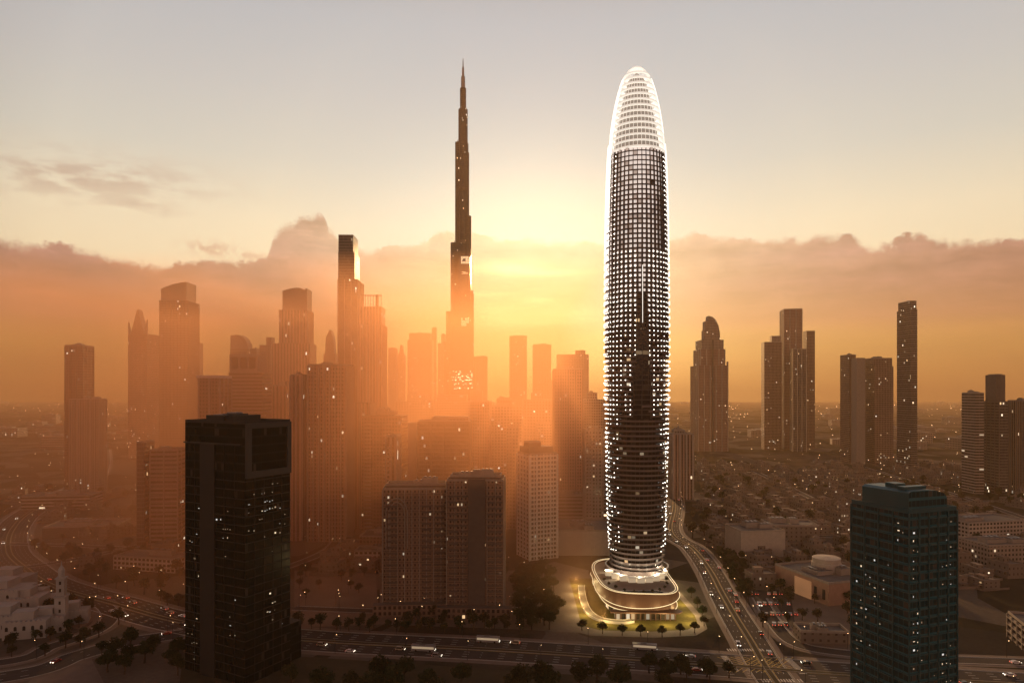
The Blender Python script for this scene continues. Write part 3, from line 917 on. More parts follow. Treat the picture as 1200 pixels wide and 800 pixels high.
tower('glass_tower', 'slab at the right end of the right cluster', 1500, [(941, 955, 388, 30, 30, dict(mat='brown', plant=False))], -8, group=gl)
gl = 'three joined slabs right of the cluster'
tower('slab_tower', 'dark slab at the left of three joined slabs', 1210, [(984.5, 1003, 416, 0, 34, dict(mat='brown'))], 0, group=gl)
tower('slab_tower', 'pale reddish slab in the middle of three joined slabs', 1190, [(996, 1014, 420, 0, 24, dict(mat=M_CONC, plant=False))], 0, group=gl)
tower('slab_tower', 'wide dark slab with sloped right shoulder at the right of three joined slabs', 1200, [(1013.5, 1047, 429, 0, 34, dict(mat='brown', roof=False)), (1013.5, 1045.5, 420, .5, 30, dict(mat='brown'))], 0, group=gl)
tower('slender_tower', 'tall dark tower standing alone at the right, slightly narrower crown', 1100, [(1051, 1075, 362, 0, 36, dict(mat='grey', slabs=S_(7.2, .5, .3, M_CONC_D), roof=False)), (1052.5, 1074, 353, 1, 32, dict(mat='grey'))], 3)
tower('residential_tower', 'grey blocks at the right edge, a chamfered tower above two lower wings', 850,
      [(1127, 1153, 461, 6, 26, dict(mat='band', slabs=S_(3.6, .5, .4), name='body', roof=True)), (1151.5, 1182, 470, 0, 30, dict(ground=True, mat='grey', piers=P_(1.0, .5, 8, M_CONC_D), name='front_wing')), (1152.5, 1180.5, 439, 1, 26, dict(mat=M_CONC_D, cham=3.5, name='crown'))], 0)
tower('residential_tower', 'low grey ribbed block cut off by the right edge of the skyline', 840, [(1181, 1212, 470, 0, 30, dict(mat='stripe', piers=P_(.8, .5, 5)))], 0)

# --- the two dark towers in front
root, md = tower('black_glass_tower', 'black glass office tower with a grey frame round its top corner window', 300,
      [(217, 340, 497, 0, 40, dict(mat='black', roof=False))], 62, cat='office tower')
lx, ly, W_, D, z0, z1 = md[0]
M_PANEL = plain('charcoal_panel', (.022, .022, .022), .55, .4, var=.2, scale=.1)
M_PANEL_P = plain('grey_frame', (.045, .045, .045), .5, .4, var=.15, scale=.1)
yf = ly - D / 2
b = MB()
for xa, xb, za, zb in ((lx - W_ / 2, lx + W_ / 2, z1 - 2.0, z1 + .3), (lx - W_ / 2, lx + W_ / 2, z1 - 24, z1 - 21), (lx - W_ / 2, lx - W_ / 2 + 3, z1 - 21, z1 - 2.0), (lx + W_ / 2 - 2.5, lx + W_ / 2, z1 - 21, z1 - 2.0)):
    b.box(xa, xb, yf - .9, yf - .01, za, zb, M_PANEL_P)
b.build('window_frame', root)
b = MB(); b.box(lx - W_ / 2 - .8, lx - W_ / 2 - .01, ly - D * .02, ly + D * .22, 0, z1 - 9.5, M_PANEL); b.build('side_strip', root)
b = MB(); b.box(lx - W_ / 2 - 1.0, lx - W_ / 2 - .02, ly - D / 2 + 2, ly + D / 2, z1 - 9.4, z1 - 8.8, M_PANEL_P); b.build('ledge', root)
b = MB()
for i in range(1, 29):
    z = i * 3.9
    if z < z1 - 24.5:
        b.box(lx - W_ / 2 - .12, lx + W_ / 2 + .12, yf - .14, yf - .005, z - .12, z + .12, M_DARKMETAL)
        b.box(lx - W_ / 2 - .14, lx - W_ / 2 - .005, yf, ly + D / 2, z - .12, z + .12, M_DARKMETAL)
b.build('spandrel_lines', root)
b = MB()
for i in range(1, 5):
    x = lx - W_ / 2 + W_ * i / 5
    b.box(x - .1, x + .1, yf - .2, yf - .006, 0, z1 - 24.1, M_DARKMETAL)
for i in range(1, 6):
    y = yf + D * i / 6
    b.box(lx - W_ / 2 - .2, lx - W_ / 2 - .006, y - .1, y + .1, 0, z1 - 9.6, M_DARKMETAL)
b.build('mullions', root)
roof_parts(root, lx, ly, W_, D, z1, random.Random(3), True, False, M_PANEL)
b = MB(); b.box(lx - 8, lx + 8, ly - 6, ly + 12, z1 + .01, z1 + 3.4, M_PANEL, M_ROOF_D); b.build('roof_house', root)
b = MB()
b.box(lx - W_ / 2 + 3, lx + W_ / 2 + 10, yf + 3, ly + D / 2 + 3, 0, 18, F['black'], M_ROOF_D)
b.build('podium', root)
G_WIN = [glow('office_light', (1.0, .80, .52), 1.1), glow('office_light_dim', (1.0, .72, .42), .35), glow('office_light_cool', (.92, .95, .90), .8)]
def lit_panes(root, faces, n, rng, fl=3.9, bay=1.5, clusters=9, zmin=4):
    """Lit rooms: each a pane of its own set just proud of the glass."""
    spots = []
    for _ in range(clusters):
        f = rng.choice(faces)
        spots.append((f, rng.random(), rng.random()))
    done = set()
    while len(done) < n:
        f, fu, fz = rng.choice(spots)
        (ax, ay), (bx_, by_), nrm, zt = f
        L = math.hypot(bx_ - ax, by_ - ay)
        iu = int((fu * L + rng.gauss(0, 2.6)) / bay)
        iz = int((zmin + fz * (zt - zmin) + rng.gauss(0, 6)) / fl)
        if not (1 <= iu < L / bay - 1 and 1 <= iz < zt / fl - 1) or (f, iu, iz) in done:
            if rng.random() < .02:
                spots.append((rng.choice(faces), rng.random(), rng.random()))
            continue
        done.add((f, iu, iz))
        t_ = ((bx_ - ax) / L, (by_ - ay) / L)
        w_ = rng.choice((.25, .4, .6, .9))
        hh = rng.choice((.18, .25, .4, .7))
        u0 = iu * bay + .15
        z0_ = iz * fl + .9 + rng.random() * .8
        b = MB()
        p0 = (ax + t_[0] * u0, ay + t_[1] * u0)
        p1 = (ax + t_[0] * (u0 + w_), ay + t_[1] * (u0 + w_))
        o_ = .03
        b.prism([p0, p1, (p1[0] + nrm[0] * -o_, p1[1] + nrm[1] * -o_), (p0[0] + nrm[0] * -o_, p0[1] + nrm[1] * -o_)][::-1] if False else [(p0[0] + nrm[0] * o_, p0[1] + nrm[1] * o_), (p1[0] + nrm[0] * o_, p1[1] + nrm[1] * o_), p1, p0], z0_, z0_ + hh, rng.choice(G_WIN), bottom=True)
        b.build('lit_window', root)
rngL = random.Random(12)
lit_panes(root, [((lx - W_ / 2, yf), (lx + W_ / 2, yf), (0, -1), z1 - 24), ((lx - W_ / 2, ly + D / 2), (lx - W_ / 2, yf), (-1, 0), z1 - 12)], 90, rngL, clusters=13, zmin=18)

root, md = tower('teal_glass_tower', 'dark teal glass tower in the right foreground with ribbed floors and a curved roof cap', 262,
      [(998, 1121, 602, 0, 27, dict(mat='teal', roof=False))], 20, cat='office tower')
lx, ly, W_, D, z0, z1 = md[0]
yf = ly - D / 2
M_TEAL = plain('teal_metal', (.018, .10, .125), .45, .5, .2, var=.15, scale=.1)
b = MB()
for i in range(1, int(z1 / 3.5) + 1):
    z = i * 3.5
    b.prism(rect(lx, ly, W_ + .8, D + .8), z - .5, z - .1, M_TEAL, bottom=True)
b.build('floor_ribs', root)
b = MB()
for i in range(0, 6):
    x = lx - W_ / 2 + W_ * i / 5
    b.box(x - .25, x + .25, yf - .55, yf - .01, 0, z1, M_TEAL)
for i in range(1, 5):
    y = yf + D * i / 4
    b.box(lx - W_ / 2 - .55, lx - W_ / 2 - .01, y - .25, y + .25, 0, z1 - .02, M_TEAL)
    b.box(lx + W_ / 2 + .01, lx + W_ / 2 + .55, y - .25, y + .25, 0, z1 - .02, M_TEAL)
b.build('vertical_ribs', root)
zt = Zt(571, 275)
b = MB()
prof = [(-.40 * W_ + lx, z1), (.40 * W_ + lx, z1), (.40 * W_ + lx, z1 + (zt - z1) * .55), (.34 * W_ + lx, z1 + (zt - z1) * .78), (.2 * W_ + lx, z1 + (zt - z1) * .93), (0 + lx, zt), (-.34 * W_ + lx, zt), (-.40 * W_ + lx, zt - .8)]
b.ext(prof, yf + 2, ly + D / 2 - 3, F['teal'], M_TEAL)
b.build('roof_cap', root)
b = MB()
b.box(lx - W_ * .36, lx + W_ * .1, yf + 5, yf + 8, zt + .01, zt + 1.2, M_TEAL)
b.box(lx - W_ * .3, lx - W_ * .1, yf + 10, yf + 15, zt + .012, zt + 1.8, M_TEAL)
b.build('roof_plant', root)
b = MB()
for e in (-1, 1):
    b.box(lx + e * (W_ / 2 - .15) - .15, lx + e * (W_ / 2 - .15) + .15, yf, ly + D / 2, z1, z1 + 1.6, M_TEAL)
b.box(lx - W_ / 2 + .31, lx + W_ / 2 - .31, yf + .0, yf + .3, z1, z1 + 1.6, M_TEAL)
b.build('parapet', root)
lit_panes(root, [((lx - W_ / 2, yf), (lx + W_ / 2, yf), (0, -1), z1), ((lx - W_ / 2, ly + D / 2), (lx - W_ / 2, yf), (-1, 0), z1)], 80, rngL, fl=3.5, bay=2.2, clusters=12)
tower('residential_tower', 'grey block with lit balconies cut off by the lower right corner', 330, [(1181, 1260, 742, 0, 26, dict(mat='band', slabs=S_(3.6, .4, .6), piers=P_(.8, .6, 6)))], -18)

# ------------------------------------------------------------------ the tallest spire
def zb(py): return Zt(py, 1424)
M_SPIRE = facade('spire_facade', (.075, .075, .078), (.05, .05, .055), bay=1.6, fl=4.2, ww=.7, wh=.66, sill=.17, lit=.010, rough=.15, es=3.0, panel=.2)
sp = thing('supertall_tower', (X(542, 1424), 1440, 0), 'tallest tower of the skyline, a stepped spire tapering to a needle', 'tower')
def wing(ang, L, wd, z0, z1, name='wing_stage'):
    pts = [(-wd * .55, -wd / 2), (L - wd * .42, -wd / 2), (L - wd * .12, -wd * .32), (L, -wd * .1), (L, wd * .1), (L - wd * .12, wd * .32), (L - wd * .42, wd / 2), (-wd * .55, wd / 2)]
    a = radians(ang)
    b = MB()
    b.prism([(x * cos(a) - y * sin(a), x * sin(a) + y * cos(a)) for x, y in pts], z0, z1, M_SPIRE, M_STEEL)
    for k in range(3):
        b.box(L * (.5 + .1 * k) * cos(a) - .6, L * (.5 + .1 * k) * cos(a) + .6, L * (.5 + .1 * k) * sin(a) - .6, L * (.5 + .1 * k) * sin(a) + .6, z1, z1 + 3 + k, M_STEEL)
    b.build(name, sp)
c30 = cos(radians(30))
for ang, steps in ((210, [(400, 38), (365, 33.5), (284, 24.5), (165, 15.5)]), (330, [(430, 25.5), (340, 22.5), (252, 17), (177, 12.5)]), (90, [(420, 40), (350, 32), (262, 24), (190, 16)])):
    zprev = 0
    for i, (py, ext_) in enumerate(steps):
        wing(ang, ext_ / (c30 if ang != 90 else 1), 17 - i * 1.8, 0 if i == 0 else zprev, zb(py))
        zprev = zb(py)
b = MB()
hexp = lambda r: [(r * cos(radians(a)), r * sin(radians(a))) for a in range(0, 360, 30)]
for r, y0, y1 in ((11.5, 457 + 73, 165), (10, 165, 125), (6.6, 125, 100)):
    b.prism(hexp(r), zb(y0) if y0 < 500 else 0, zb(y1), M_SPIRE, M_STEEL)
b.build('core', sp)
b = MB()
b.lathe([(4.6, zb(100)), (4.2, zb(86)), (2.6, zb(85.8)), (2.1, zb(75)), (1.3, zb(74.8)), (.6, zb(64.5)), (0, zb(64))], M_STEEL, 10)
b.build('needle', sp)
for py in (222, 284, 352, 420):
    b = MB()
    b.prism(hexp(12.4), zb(py), zb(py) + 6, M_CONC_D, bottom=True)
    b.build('mechanical_floor', sp)
# glowing panes imitating the sun's reflection on the spire; lit lower floors further down
M_GLINT = glow('glint_glow', (1.0, .78, .42), .75)
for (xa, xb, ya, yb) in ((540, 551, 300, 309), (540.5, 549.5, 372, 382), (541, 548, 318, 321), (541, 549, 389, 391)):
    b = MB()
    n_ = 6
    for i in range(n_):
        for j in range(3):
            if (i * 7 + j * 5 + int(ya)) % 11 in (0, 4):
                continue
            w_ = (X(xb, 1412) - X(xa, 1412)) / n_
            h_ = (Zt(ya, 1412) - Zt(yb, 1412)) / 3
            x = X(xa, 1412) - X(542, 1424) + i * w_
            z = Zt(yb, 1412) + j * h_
            b.box(x + .3, x + w_ - .3, -27.2, -26.6, z + .3, z + h_ - .3, M_GLINT)
    b.build('painted_glint', sp)
b = MB()
b.prism([(-22, -27.4), (22, -27.4), (22, -14), (-22, -14)], 0, zb(384), M_SPIRE, M_STEEL)
b.prism([(-8, -26.3), (17, -26.3), (17, -10), (-8, -10)], zb(384), zb(300), M_SPIRE, M_STEEL)
b.build('front_bay', sp)
M_PODL = glow('podium_lamp', (1.0, .80, .48), 3.0)
rs = random.Random(5)
for k in range(60):
    b = MB()
    x, z = rs.uniform(-21, 21), zb(rs.choice((436, 439, 442, 446, 450, 455)) + rs.uniform(-1, 1))
    w_ = rs.choice((1.0, 1.6, 2.6, 3.6))
    b.box(x, x + w_, -28.0, -27.42, z, z + rs.choice((.9, 1.4, 2.2)), M_PODL)
    b.build('lit_window', sp)

# ------------------------------------------------------------------ the glowing tower
TX, TY = X(746, 446), 446.0
gt = thing('glowing_tower', (TX, TY, 0), 'tall rounded tower wrapped in a glowing lattice, its domed crown ringed with white light', 'tower')
def rad(z):
    pts = [(14, 17.2), (24, 17.9), (60, 19.2), (100, 20.0), (140, 20.3), (175, 20.2), (217, 19.8), (245, 19.3), (265, 18.7), (281, 18.0), (295, 16.9), (303, 15.9), (310, 14.8), (317, 13.4), (323, 12.0), (328, 10.5), (333, 8.7), (336, 7.2), (338.5, 5.2), (340, 3.2), (340.8, 0)]
    for (a, ra), (b_, rb) in zip(pts[:-1], pts[1:]):
        if a <= z <= b_:
            t_ = (z - a) / (b_ - a)
            return ra + (rb - ra) * t_
    return pts[0][1] if z < 14 else 0.0
FRONT = -pi / 2
M_TGLASS = facade('tower_glass', (.050, .042, .042), (.022, .022, .028), bay=2.98, fl=3.1, ww=.88, wh=.74, sill=.13, lit=.03, es=.8, rough=.1, cluster=True, blinds=.1)
M_SLAB = plain('dark_bronze', (.055, .044, .041), .5, .5, .2, var=.2, scale=.1)
M_BALU = plain('smoked_balustrade', (.17, .14, .14), .2, .5, .0, var=.2, scale=.15)
M_CROWN = glow('lit_crown_white', (1.0, .93, .80), .75, (.8, .78, .74))
M_CELL = glow('lit_gallery_white', (1.0, .87, .78), .80, (.6, .55, .52))
M_CELL2 = glow('lit_gallery_dim', (1.0, .80, .68), .42, (.4, .36, .34))
M_RIM = glow('rim_and_strip_white', (1.0, .93, .80), 1.5, (.8, .78, .74))
M_BULB = glow('bulb_white', (1.0, .92, .78), 6.0)
M_WARM = glow('warm_line', (1.0, .74, .38), 1.0)
NF = 42
FH = 3.1
# inner glass drum, floor by floor radius
b = MB()
zs = [14 + FH * i for i in range(0, 88)]
zs = [z for z in zs if z < 284]
for z0, z1 in zip(zs[:-1], zs[1:]):
    r0, r1 = rad(z0) - 1.7, rad(z1) - 1.7
    n = 84
    for i in range(n):
        a, c = 2 * pi * i / n, 2 * pi * (i + 1) / n
        u0, u1 = i * 1.49, (i + 1) * 1.49
        b.face([(r0 * cos(a), r0 * sin(a), z0), (r0 * cos(c), r0 * sin(c), z0), (r1 * cos(c), r1 * sin(c), z1), (r1 * cos(a), r1 * sin(a), z1)], M_TGLASS, [(u0, z0 - 14), (u1, z0 - 14), (u1, z1 - 14), (u0, z1 - 14)])
b.build('glass_drum', gt)
# floor rings: slab with balustrade, one part per floor
for k, z in enumerate(zs[1:-1]):
    r = rad(z)
    b = MB()
    n = 84
    wv = .55 if z < 120 else 0.0
    for i in range(n):
        a, c = 2 * pi * i / n, 2 * pi * (i + 1) / n
        ra = r + wv * sin(3 * a + k * .55)
        rc = r + wv * sin(3 * c + k * .55)
        hb_ = 1.05 if z < 160 else .55 - .38 * min(1, max(0, (z - 246) / 36))
        P = lambda q, ang, zz: (q * cos(ang), q * sin(ang), zz)
        ri = r - 1.9
        m_ = M_BALU if z < 160 else M_SLAB
        b.face([P(ra, a, z - .35), P(rc, c, z - .35), P(rc, c, z + .05), P(ra, a, z + .05)], M_SLAB)
        b.face([P(ra - .04, a, z + .05), P(rc - .04, c, z + .05), P(rc - .04, c, z + hb_), P(ra - .04, a, z + hb_)], m_)
        b.face([P(ri, a, z - .35), P(ri, c, z - .35), P(rc, c, z - .35), P(ra, a, z - .35)], M_SLAB)
        b.face([P(ra, a, z + .05), P(rc, c, z + .05), P(ri, c, z + .05), P(ri, a, z + .05)], M_SLAB)
        b.face([P(ra - .10, a, z + hb_), P(rc - .10, c, z + hb_), P(rc - .10, c, z + .05), P(ra - .10, a, z + .05)], m_)
        b.face([P(ra - .04, a, z + hb_), P(rc - .04, c, z + hb_), P(rc - .10, c, z + hb_), P(ra - .10, a, z + hb_)], m_)
    b.build('balcony_ring', gt)
# lattice ribs from the middle up to the crown, each rib a part
for i in range(NF):
    a = 2 * pi * (i + .5) / NF
    b = MB()
    zz = [150 + 4 * q for q in range(0, 35)]
    zz = [z for z in zz if z <= 283]
    for z0, z1 in zip(zz[:-1], zz[1:]):
        w0 = .16 + .34 * min(1, max(0, (z0 - 150) / 60)) - .38 * min(1, max(0, (z0 - 246) / 36))
        w1 = .16 + .34 * min(1, max(0, (z1 - 150) / 60)) - .38 * min(1, max(0, (z1 - 246) / 36))
        for (ri, ro) in ((-.7, .35),):
            q = []
            for (z, w_) in ((z0, w0), (z1, w1)):
                r = rad(z)
                for rr, sgn in ((r + ro, -1), (r + ro, 1), (r + ri, 1), (r + ri, -1)):
                    q.append((rr * cos(a) - sgn * w_ * sin(a), rr * sin(a) + sgn * w_ * cos(a), z))
            for e in range(4):
                b.face([q[e], q[(e + 1) % 4], q[4 + (e + 1) % 4], q[4 + e]], M_SLAB)
    b.build('lattice_rib', gt)
# lit cells between the ribs of the upper lattice: one panel band per floor
def ang_from_front(a):
    d = (a - FRONT + pi) % (2 * pi) - pi
    return abs(d)
rc_ = random.Random(9)
for k, z in enumerate(zs[1:-1]):
    if z < 168: continue
    f = min(1, (z - 168) / 62)
    b = MB()
    for i in range(NF):
        a0 = 2 * pi * (i + .5) / NF
        a = a0 + pi / NF
        hw = (.50 + .42 * f)
        f2 = min(1, max(0, (z - 243) / 36))
        hw, hh = hw + .38 * f2, (.55 + .55 * f) + .32 * f2
        if ang_from_front(a) < .36 and z < 192 and z < 168 + (1 - ang_from_front(a) / .36) * 26: continue
        if rc_.random() < .004: continue
        side = ang_from_front(a)
        side = min(side, pi - side)
        r = rad(z) + (.40 if abs(side) > 1.0 else -.9)
        hw = min(hw, .62) if abs(side) > 1.0 else hw
        zc = z + 1.95
        c, s_ = cos(a), sin(a)
        p = lambda du, dz: (r * c - du * s_, r * s_ + du * c, zc + dz)
        b.face([p(-hw, -hh), p(hw, -hh), p(hw, hh), p(-hw, hh)], M_CELL if rc_.random() < .75 else M_CELL2)
    b.build('lit_gallery', gt)
# strings of bulbs, one string per column
for i in range(NF):
    a = 2 * pi * (i + 1.0) / NF
    d = ang_from_front(a)
    b = MB()
    for k, z in enumerate(zs[1:-2]):
        if z > (280 if .95 < d < pi - .95 else 216) or z < 24: continue
        lim = .16 if z > 150 else (.28 if z > 112 else .80 - .25 * (z > 90))
        if d < lim: continue
        if z < 112 and rc_.random() < (.58 if d < 1.2 else .30): continue
        if 112 <= z < 165 and rc_.random() < .16: continue
        r = rad(z) + .18
        s_ = rc_.uniform(.26, .44)
        b.octa((r * cos(a), r * sin(a), z + 1.4 + rc_.uniform(-.25, .25)), s_, M_BULB)
    b.build('light_string', gt)
# emissive fins added on both flanks to imitate the white rim glow
for sd in (0, pi):
    for j in range(-3, 4):
        a = sd + j * .10 + .02
        b = MB()
        z = 120.0
        while z < 300:
            on = min(4.0, 1.2 + max(0.0, (z - 150) / 90) * 2.8)
            r0, r1 = rad(z), rad(z + 4)
            o_ = 1.25 if z < 287 else .5
            i_ = .35 + .45 * (4 - on) / 2.8
            w_ = .12
            q = []
            for r, zz in ((r0, z), (r1, z + on)):
                for rr, sgn in ((r + o_, -1), (r + o_, 1), (r + i_, 1), (r + i_, -1)):
                    q.append((rr * cos(a) - sgn * w_ * sin(a), rr * sin(a) + sgn * w_ * cos(a), zz))
            for e in range(4):
                b.face([q[e], q[(e + 1) % 4], q[4 + (e + 1) % 4], q[4 + e]], M_RIM)
            if on < 4:
                b.face(q[:4], M_RIM); b.face(q[4:], M_RIM)
            z += 4 if on >= 4 else 4.65
        b.build('rim_glow_fin', gt)
b = MB()
r = rad(190) + .5
b.box(-.13, .13, -r - .25, -r + .3, 172, 208, M_RIM)
b.build('light_strip', gt)
b = MB()
for z0, z1, w_ in ((112, 142, 6.0), (128, 168, 4.2)):
    r = rad((z0 + z1) / 2) + .3
    n = 8
    for i in range(n):
        a, c = FRONT + (i / n - .5) * 2 * w_ / r, FRONT + ((i + 1) / n - .5) * 2 * w_ / r
        rr = r + (.0 if z0 == 112 else .12)
        b.face([(rr * cos(a), rr * sin(a), z0), (rr * cos(c), rr * sin(c), z0), (rr * cos(c), rr * sin(c), z1), (rr * cos(a), rr * sin(a), z1)], M_TGLASS, [(i * .8, z0), (i * .8 + .8, z0), (i * .8 + .8, z1), (i * .8, z1)])
b.build('front_glazing', gt)
# crown: white bands, ribs and an inner shell
zc = 283.0
cr = []
while zc < 337:
    cr.append(zc)
    zc += 3.9
for k, z in enumerate(cr):
    b = MB()
    hgt = .85 + .3 * k / len(cr)
    r0, r1 = rad(z), rad(z + hgt)
    b.lathe([(max(.5, r0 - 1.0), z), (r0 + .35, z), (r1 + .35, z + hgt), (max(.4, r1 - 1.0), z + hgt)], M_CROWN, 64)
    b.build('crown_ring', gt)
for i in range(NF):
    a = 2 * pi * (i + .5) / NF
    b = MB()
    pts = []
    zz = 282.0
    while zz < 340:
        r = max(.2, rad(zz) - .1)
        pts.append((r * cos(a), r * sin(a), zz))
        zz += 4
    b.tube(pts, .13, M_CROWN, 4)
    b.build('crown_rib', gt)
b = MB()
b.lathe([(max(.05, rad(z) * (.86 - .30 * (z - 283) / 56)), z) for z in [283 + 4 * q for q in range(0, 13)]] + [(.4, 337)], glow('crown_core_glow', (1.0, .84, .72), .10, (.26, .23, .21)), 48)  # faint emission stands in for light inside the crown
b.build('crown_core', gt)
b = MB(); b.lathe([(4.6, 338.6), (3.3, 340.0), (1.4, 340.8), (0, 341)], M_CROWN, 20); b.build('crown_cap', gt)
# emissive tubes carry the imitated rim glow up the crown sides
for sd in (0, pi):
    for j in range(-3, 4):
        a = sd + j * .12
        b = MB()
        pts = [(((rad(z) + .45) * cos(a)), ((rad(z) + .45) * sin(a)), z) for z in range(296, 336, 4)]
        b.tube(pts, .20, M_RIM, 4)
        b.build('rim_glow_fin', gt)

# ------------------------------------------------------------------ its podium
PCX, PCY = 75.5, 428.0
pod = thing('podium_building', (PCX, PCY, 0), 'low podium of sweeping bronze bands with glowing edges below the lattice tower', 'building')
M_BRONZE = plain('bronze_band', (.165, .085, .055), .45, .5, .25, var=.15, scale=.08)
M_DECK = plain('terrace_deck', (.30, .24, .18), .8, .2, var=.2)
M_CREAM = glow('glowing_cream_wall', (1.0, .84, .56), .32, (.7, .62, .48))
def outl(k, n=96, ex=3.6, hx=24.0, hy=42.0, grow=0.0):
    out = []
    for i in range(n):
        a = 2 * pi * i / n
        c, s_ = cos(a), sin(a)
        rr = (abs(c / (hx + grow)) ** ex + abs(s_ / (hy + grow)) ** ex) ** (-1 / ex)
        out.append((rr * c, rr * s_, a))
    return out
def band(name, g0, z0f, g1, z1f, m, thick=1.2):
    A, B = outl(0, grow=g0), outl(0, grow=g1)
    C_ = outl(0, grow=g1 - thick)
    b = MB()
    n = len(A)
    for i in range(n):
        j = (i + 1) % n
        p = lambda L, q, zf: (L[q][0], L[q][1], zf(L[q][2]))
        b.face([p(A, i, z0f), p(A, j, z0f), p(B, j, z1f), p(B, i, z1f)], m, smooth=True)
        b.face([p(B, i, z1f), p(B, j, z1f), p(C_, j, z1f), p(C_, i, z1f)], m, smooth=True)
        b.face([p(C_, i, z1f), p(C_, j, z1f), p(C_, j, lambda a: z1f(a) - 1.6), p(C_, i, lambda a: z1f(a) - 1.6)], m, smooth=True)
        b.face([p(A, j, z0f), p(A, i, z0f), (A[i][0] * .9, A[i][1] * .93, z0f(A[i][2])), (A[j][0] * .9, A[j][1] * .93, z0f(A[j][2]))], m)
    b.build(name, pod)
def line(g_, zf, r=.22, m=None, a0=0.0, a1=2 * pi):
    A = [q for q in outl(0, n=120, grow=g_) if a0 <= q[2] <= a1]
    b = MB()
    b.tube([(x, y, zf(a)) for x, y, a in A], r, m or M_WARM, 5, closed=a1 - a0 > 6.2)
    b.build('light_line', pod)
w1 = lambda a: 5.4 + 1.3 * sin(2 * a + .7)
w2 = lambda a: 9.3 + 1.2 * sin(2 * a + 2.2) + 1.0 * sin(5 * a)
w3 = lambda a: 15.2 + .8 * sin(2 * a - .6)
band('bronze_band', -1.0, lambda a: w1(a) - .2, -2.2, lambda a: w2(a) - .9, M_BRONZE)
band('bronze_band', .3, lambda a: w2(a) - .5, -.6, lambda a: w3(a) - 1.0, M_BRONZE)
line(-.9, lambda a: w1(a) - .2, .22)
line(.45, lambda a: w2(a) - .5, .20)
line(-.6, lambda a: w3(a) - .9, .20)
line(-1.9, lambda a: w3(a) - .95, .18)
b = MB(); b.prism([(x, y) for x, y, a in outl(0, grow=-1.9)], 12.6, 13.0, M_DECK, bottom=True); b.build('terrace_deck', pod)
b = MB(); b.prism([(x * .93, y * .95) for x, y, a in outl(0, grow=-3)], 0, 12.5, facade('lobby_glass', (.14, .10, .08), (.05, .04, .035), bay=3.0, fl=5.0, ww=.86, wh=.8, sill=.08, lit=.35, es=1.6, cluster=False), M_DECK); b.build('lobby_wall', pod)
# ring wall round the tower foot, cabanas with walls glowing as though lit
b = MB(); b.lathe([(20.6, 13.0), (20.6, 16.6), (19.6, 16.6)], M_BALU, 60, TX - PCX, TY - PCY); b.build('tower_skirt', pod)
for i in range(9):
    a = FRONT + (i - 4) * .27
    b = MB()
    r = 24.2
    x, y = (TX - PCX) * .5 + r * .80 * cos(a), (TY - PCY) + r * 1.25 * sin(a)
    b.box(x - 2.3, x + 2.3, y - 1.4, y + 1.4, 13.02, 15.9, M_CREAM)
    b.box(x - 2.6, x + 2.6, y - 1.8, y + 1.7, 15.91, 16.15, M_WHITE)
    b.build('cabana', pod)
b = MB()
b.lathe([(1.0, 0), (1.0, .06), (0, .06)], M_WHITE, 8)
pool = MB()
pool.prism([(-11, -34), (11, -34), (12.5, -32), (9, -29.5), (-9, -29.5), (-12.5, -32)], 13.01, 13.12, plain('pool_water', (.05, .11, .12), .05, .6, var=.1))
pool.build('pool', pod)
b = MB(); b.prism([(x * 1.0, y * 1.0) for x, y in [(-13, -36.5), (13, -36.5), (15, -32), (10, -28.2), (-10, -28.2), (-15, -32)]], 13.0, 13.006, plain('pale_deck', (.5, .45, .38), .7, .3)); b.build('pool_deck', pod)
# entrance canopy, columns and lit shopfront on the street side
b = MB(); b.box(-17, 17, -41.5, -38.5, .02, 4.4, facade('shopfront_glass', (.10, .07, .05), (.05, .04, .035), bay=2.8, fl=4.4, ww=.8, wh=.7, sill=.1, lit=.55, es=1.6, cluster=False)); b.build('shopfront', pod)
for i in range(13):
    x = -16.8 + i * 2.8
    b = MB(); b.box(x - .22, x + .22, -42.9, -42.35, .02, 4.5, M_BRONZE); b.build('column', pod)
b = MB()
b.prism([(-20, -43.5), (18, -45.5), (21, -42), (20, -38), (-19, -38)], 4.6, 5.1, M_BRONZE, bottom=True)
b.build('entrance_canopy', pod)
# curved glowing ramp on the left flank
b = MB()
A = [(-29.5, 24), (-31, 5), (-31.5, -15), (-30.5, -30), (-27, -40), (-21, -45), (-13, -46.5), (-8, -44.5)]
A = smooth_path(A)
strip(b, A, -1.9, 1.9, 1.0, plain('ramp_paving', (.28, .24, .19), .7, .2, var=.1))
for e in (-2.0, 2.0):
    kerb(b, A, e, .3, .01, 1.3, glow('ramp_kerb_light', (1.0, .78, .42), .16, (.6, .5, .36)))
b.build('curved_ramp', pod)
# lamps under the podium edge: the lit lawn and terrace
def lamp(name, loc, e, c=(1.0, .72, .36), r=.4):
    l_ = bpy.data.lights.new(name, 'POINT')
    l_.energy, l_.color, l_.shadow_soft_size = e, c, r
    o = bpy.data.objects.new(name, l_)
    o.location = loc
    COL.objects.link(o)
LP = [(-33, 26), (-35, 6), (-35, -16), (-34, -34), (-24, -49), (-8, -51), (10, -51), (24, -48), (28, -34), (28, -14), (28, 8), (28, 28)]
for x, y in LP:
    lamp('lawn_lamp', (PCX + x, PCY + y, 5.0), 4200, (1.0, .76, .34))
for a in (-2.6, -2.1, -1.57, -1.05, -.5):
    lamp('terrace_lamp', (PCX + 3 + 21.0 * cos(a), TY + 26.0 * sin(a), 17.2), 3400, (1.0, .82, .55))

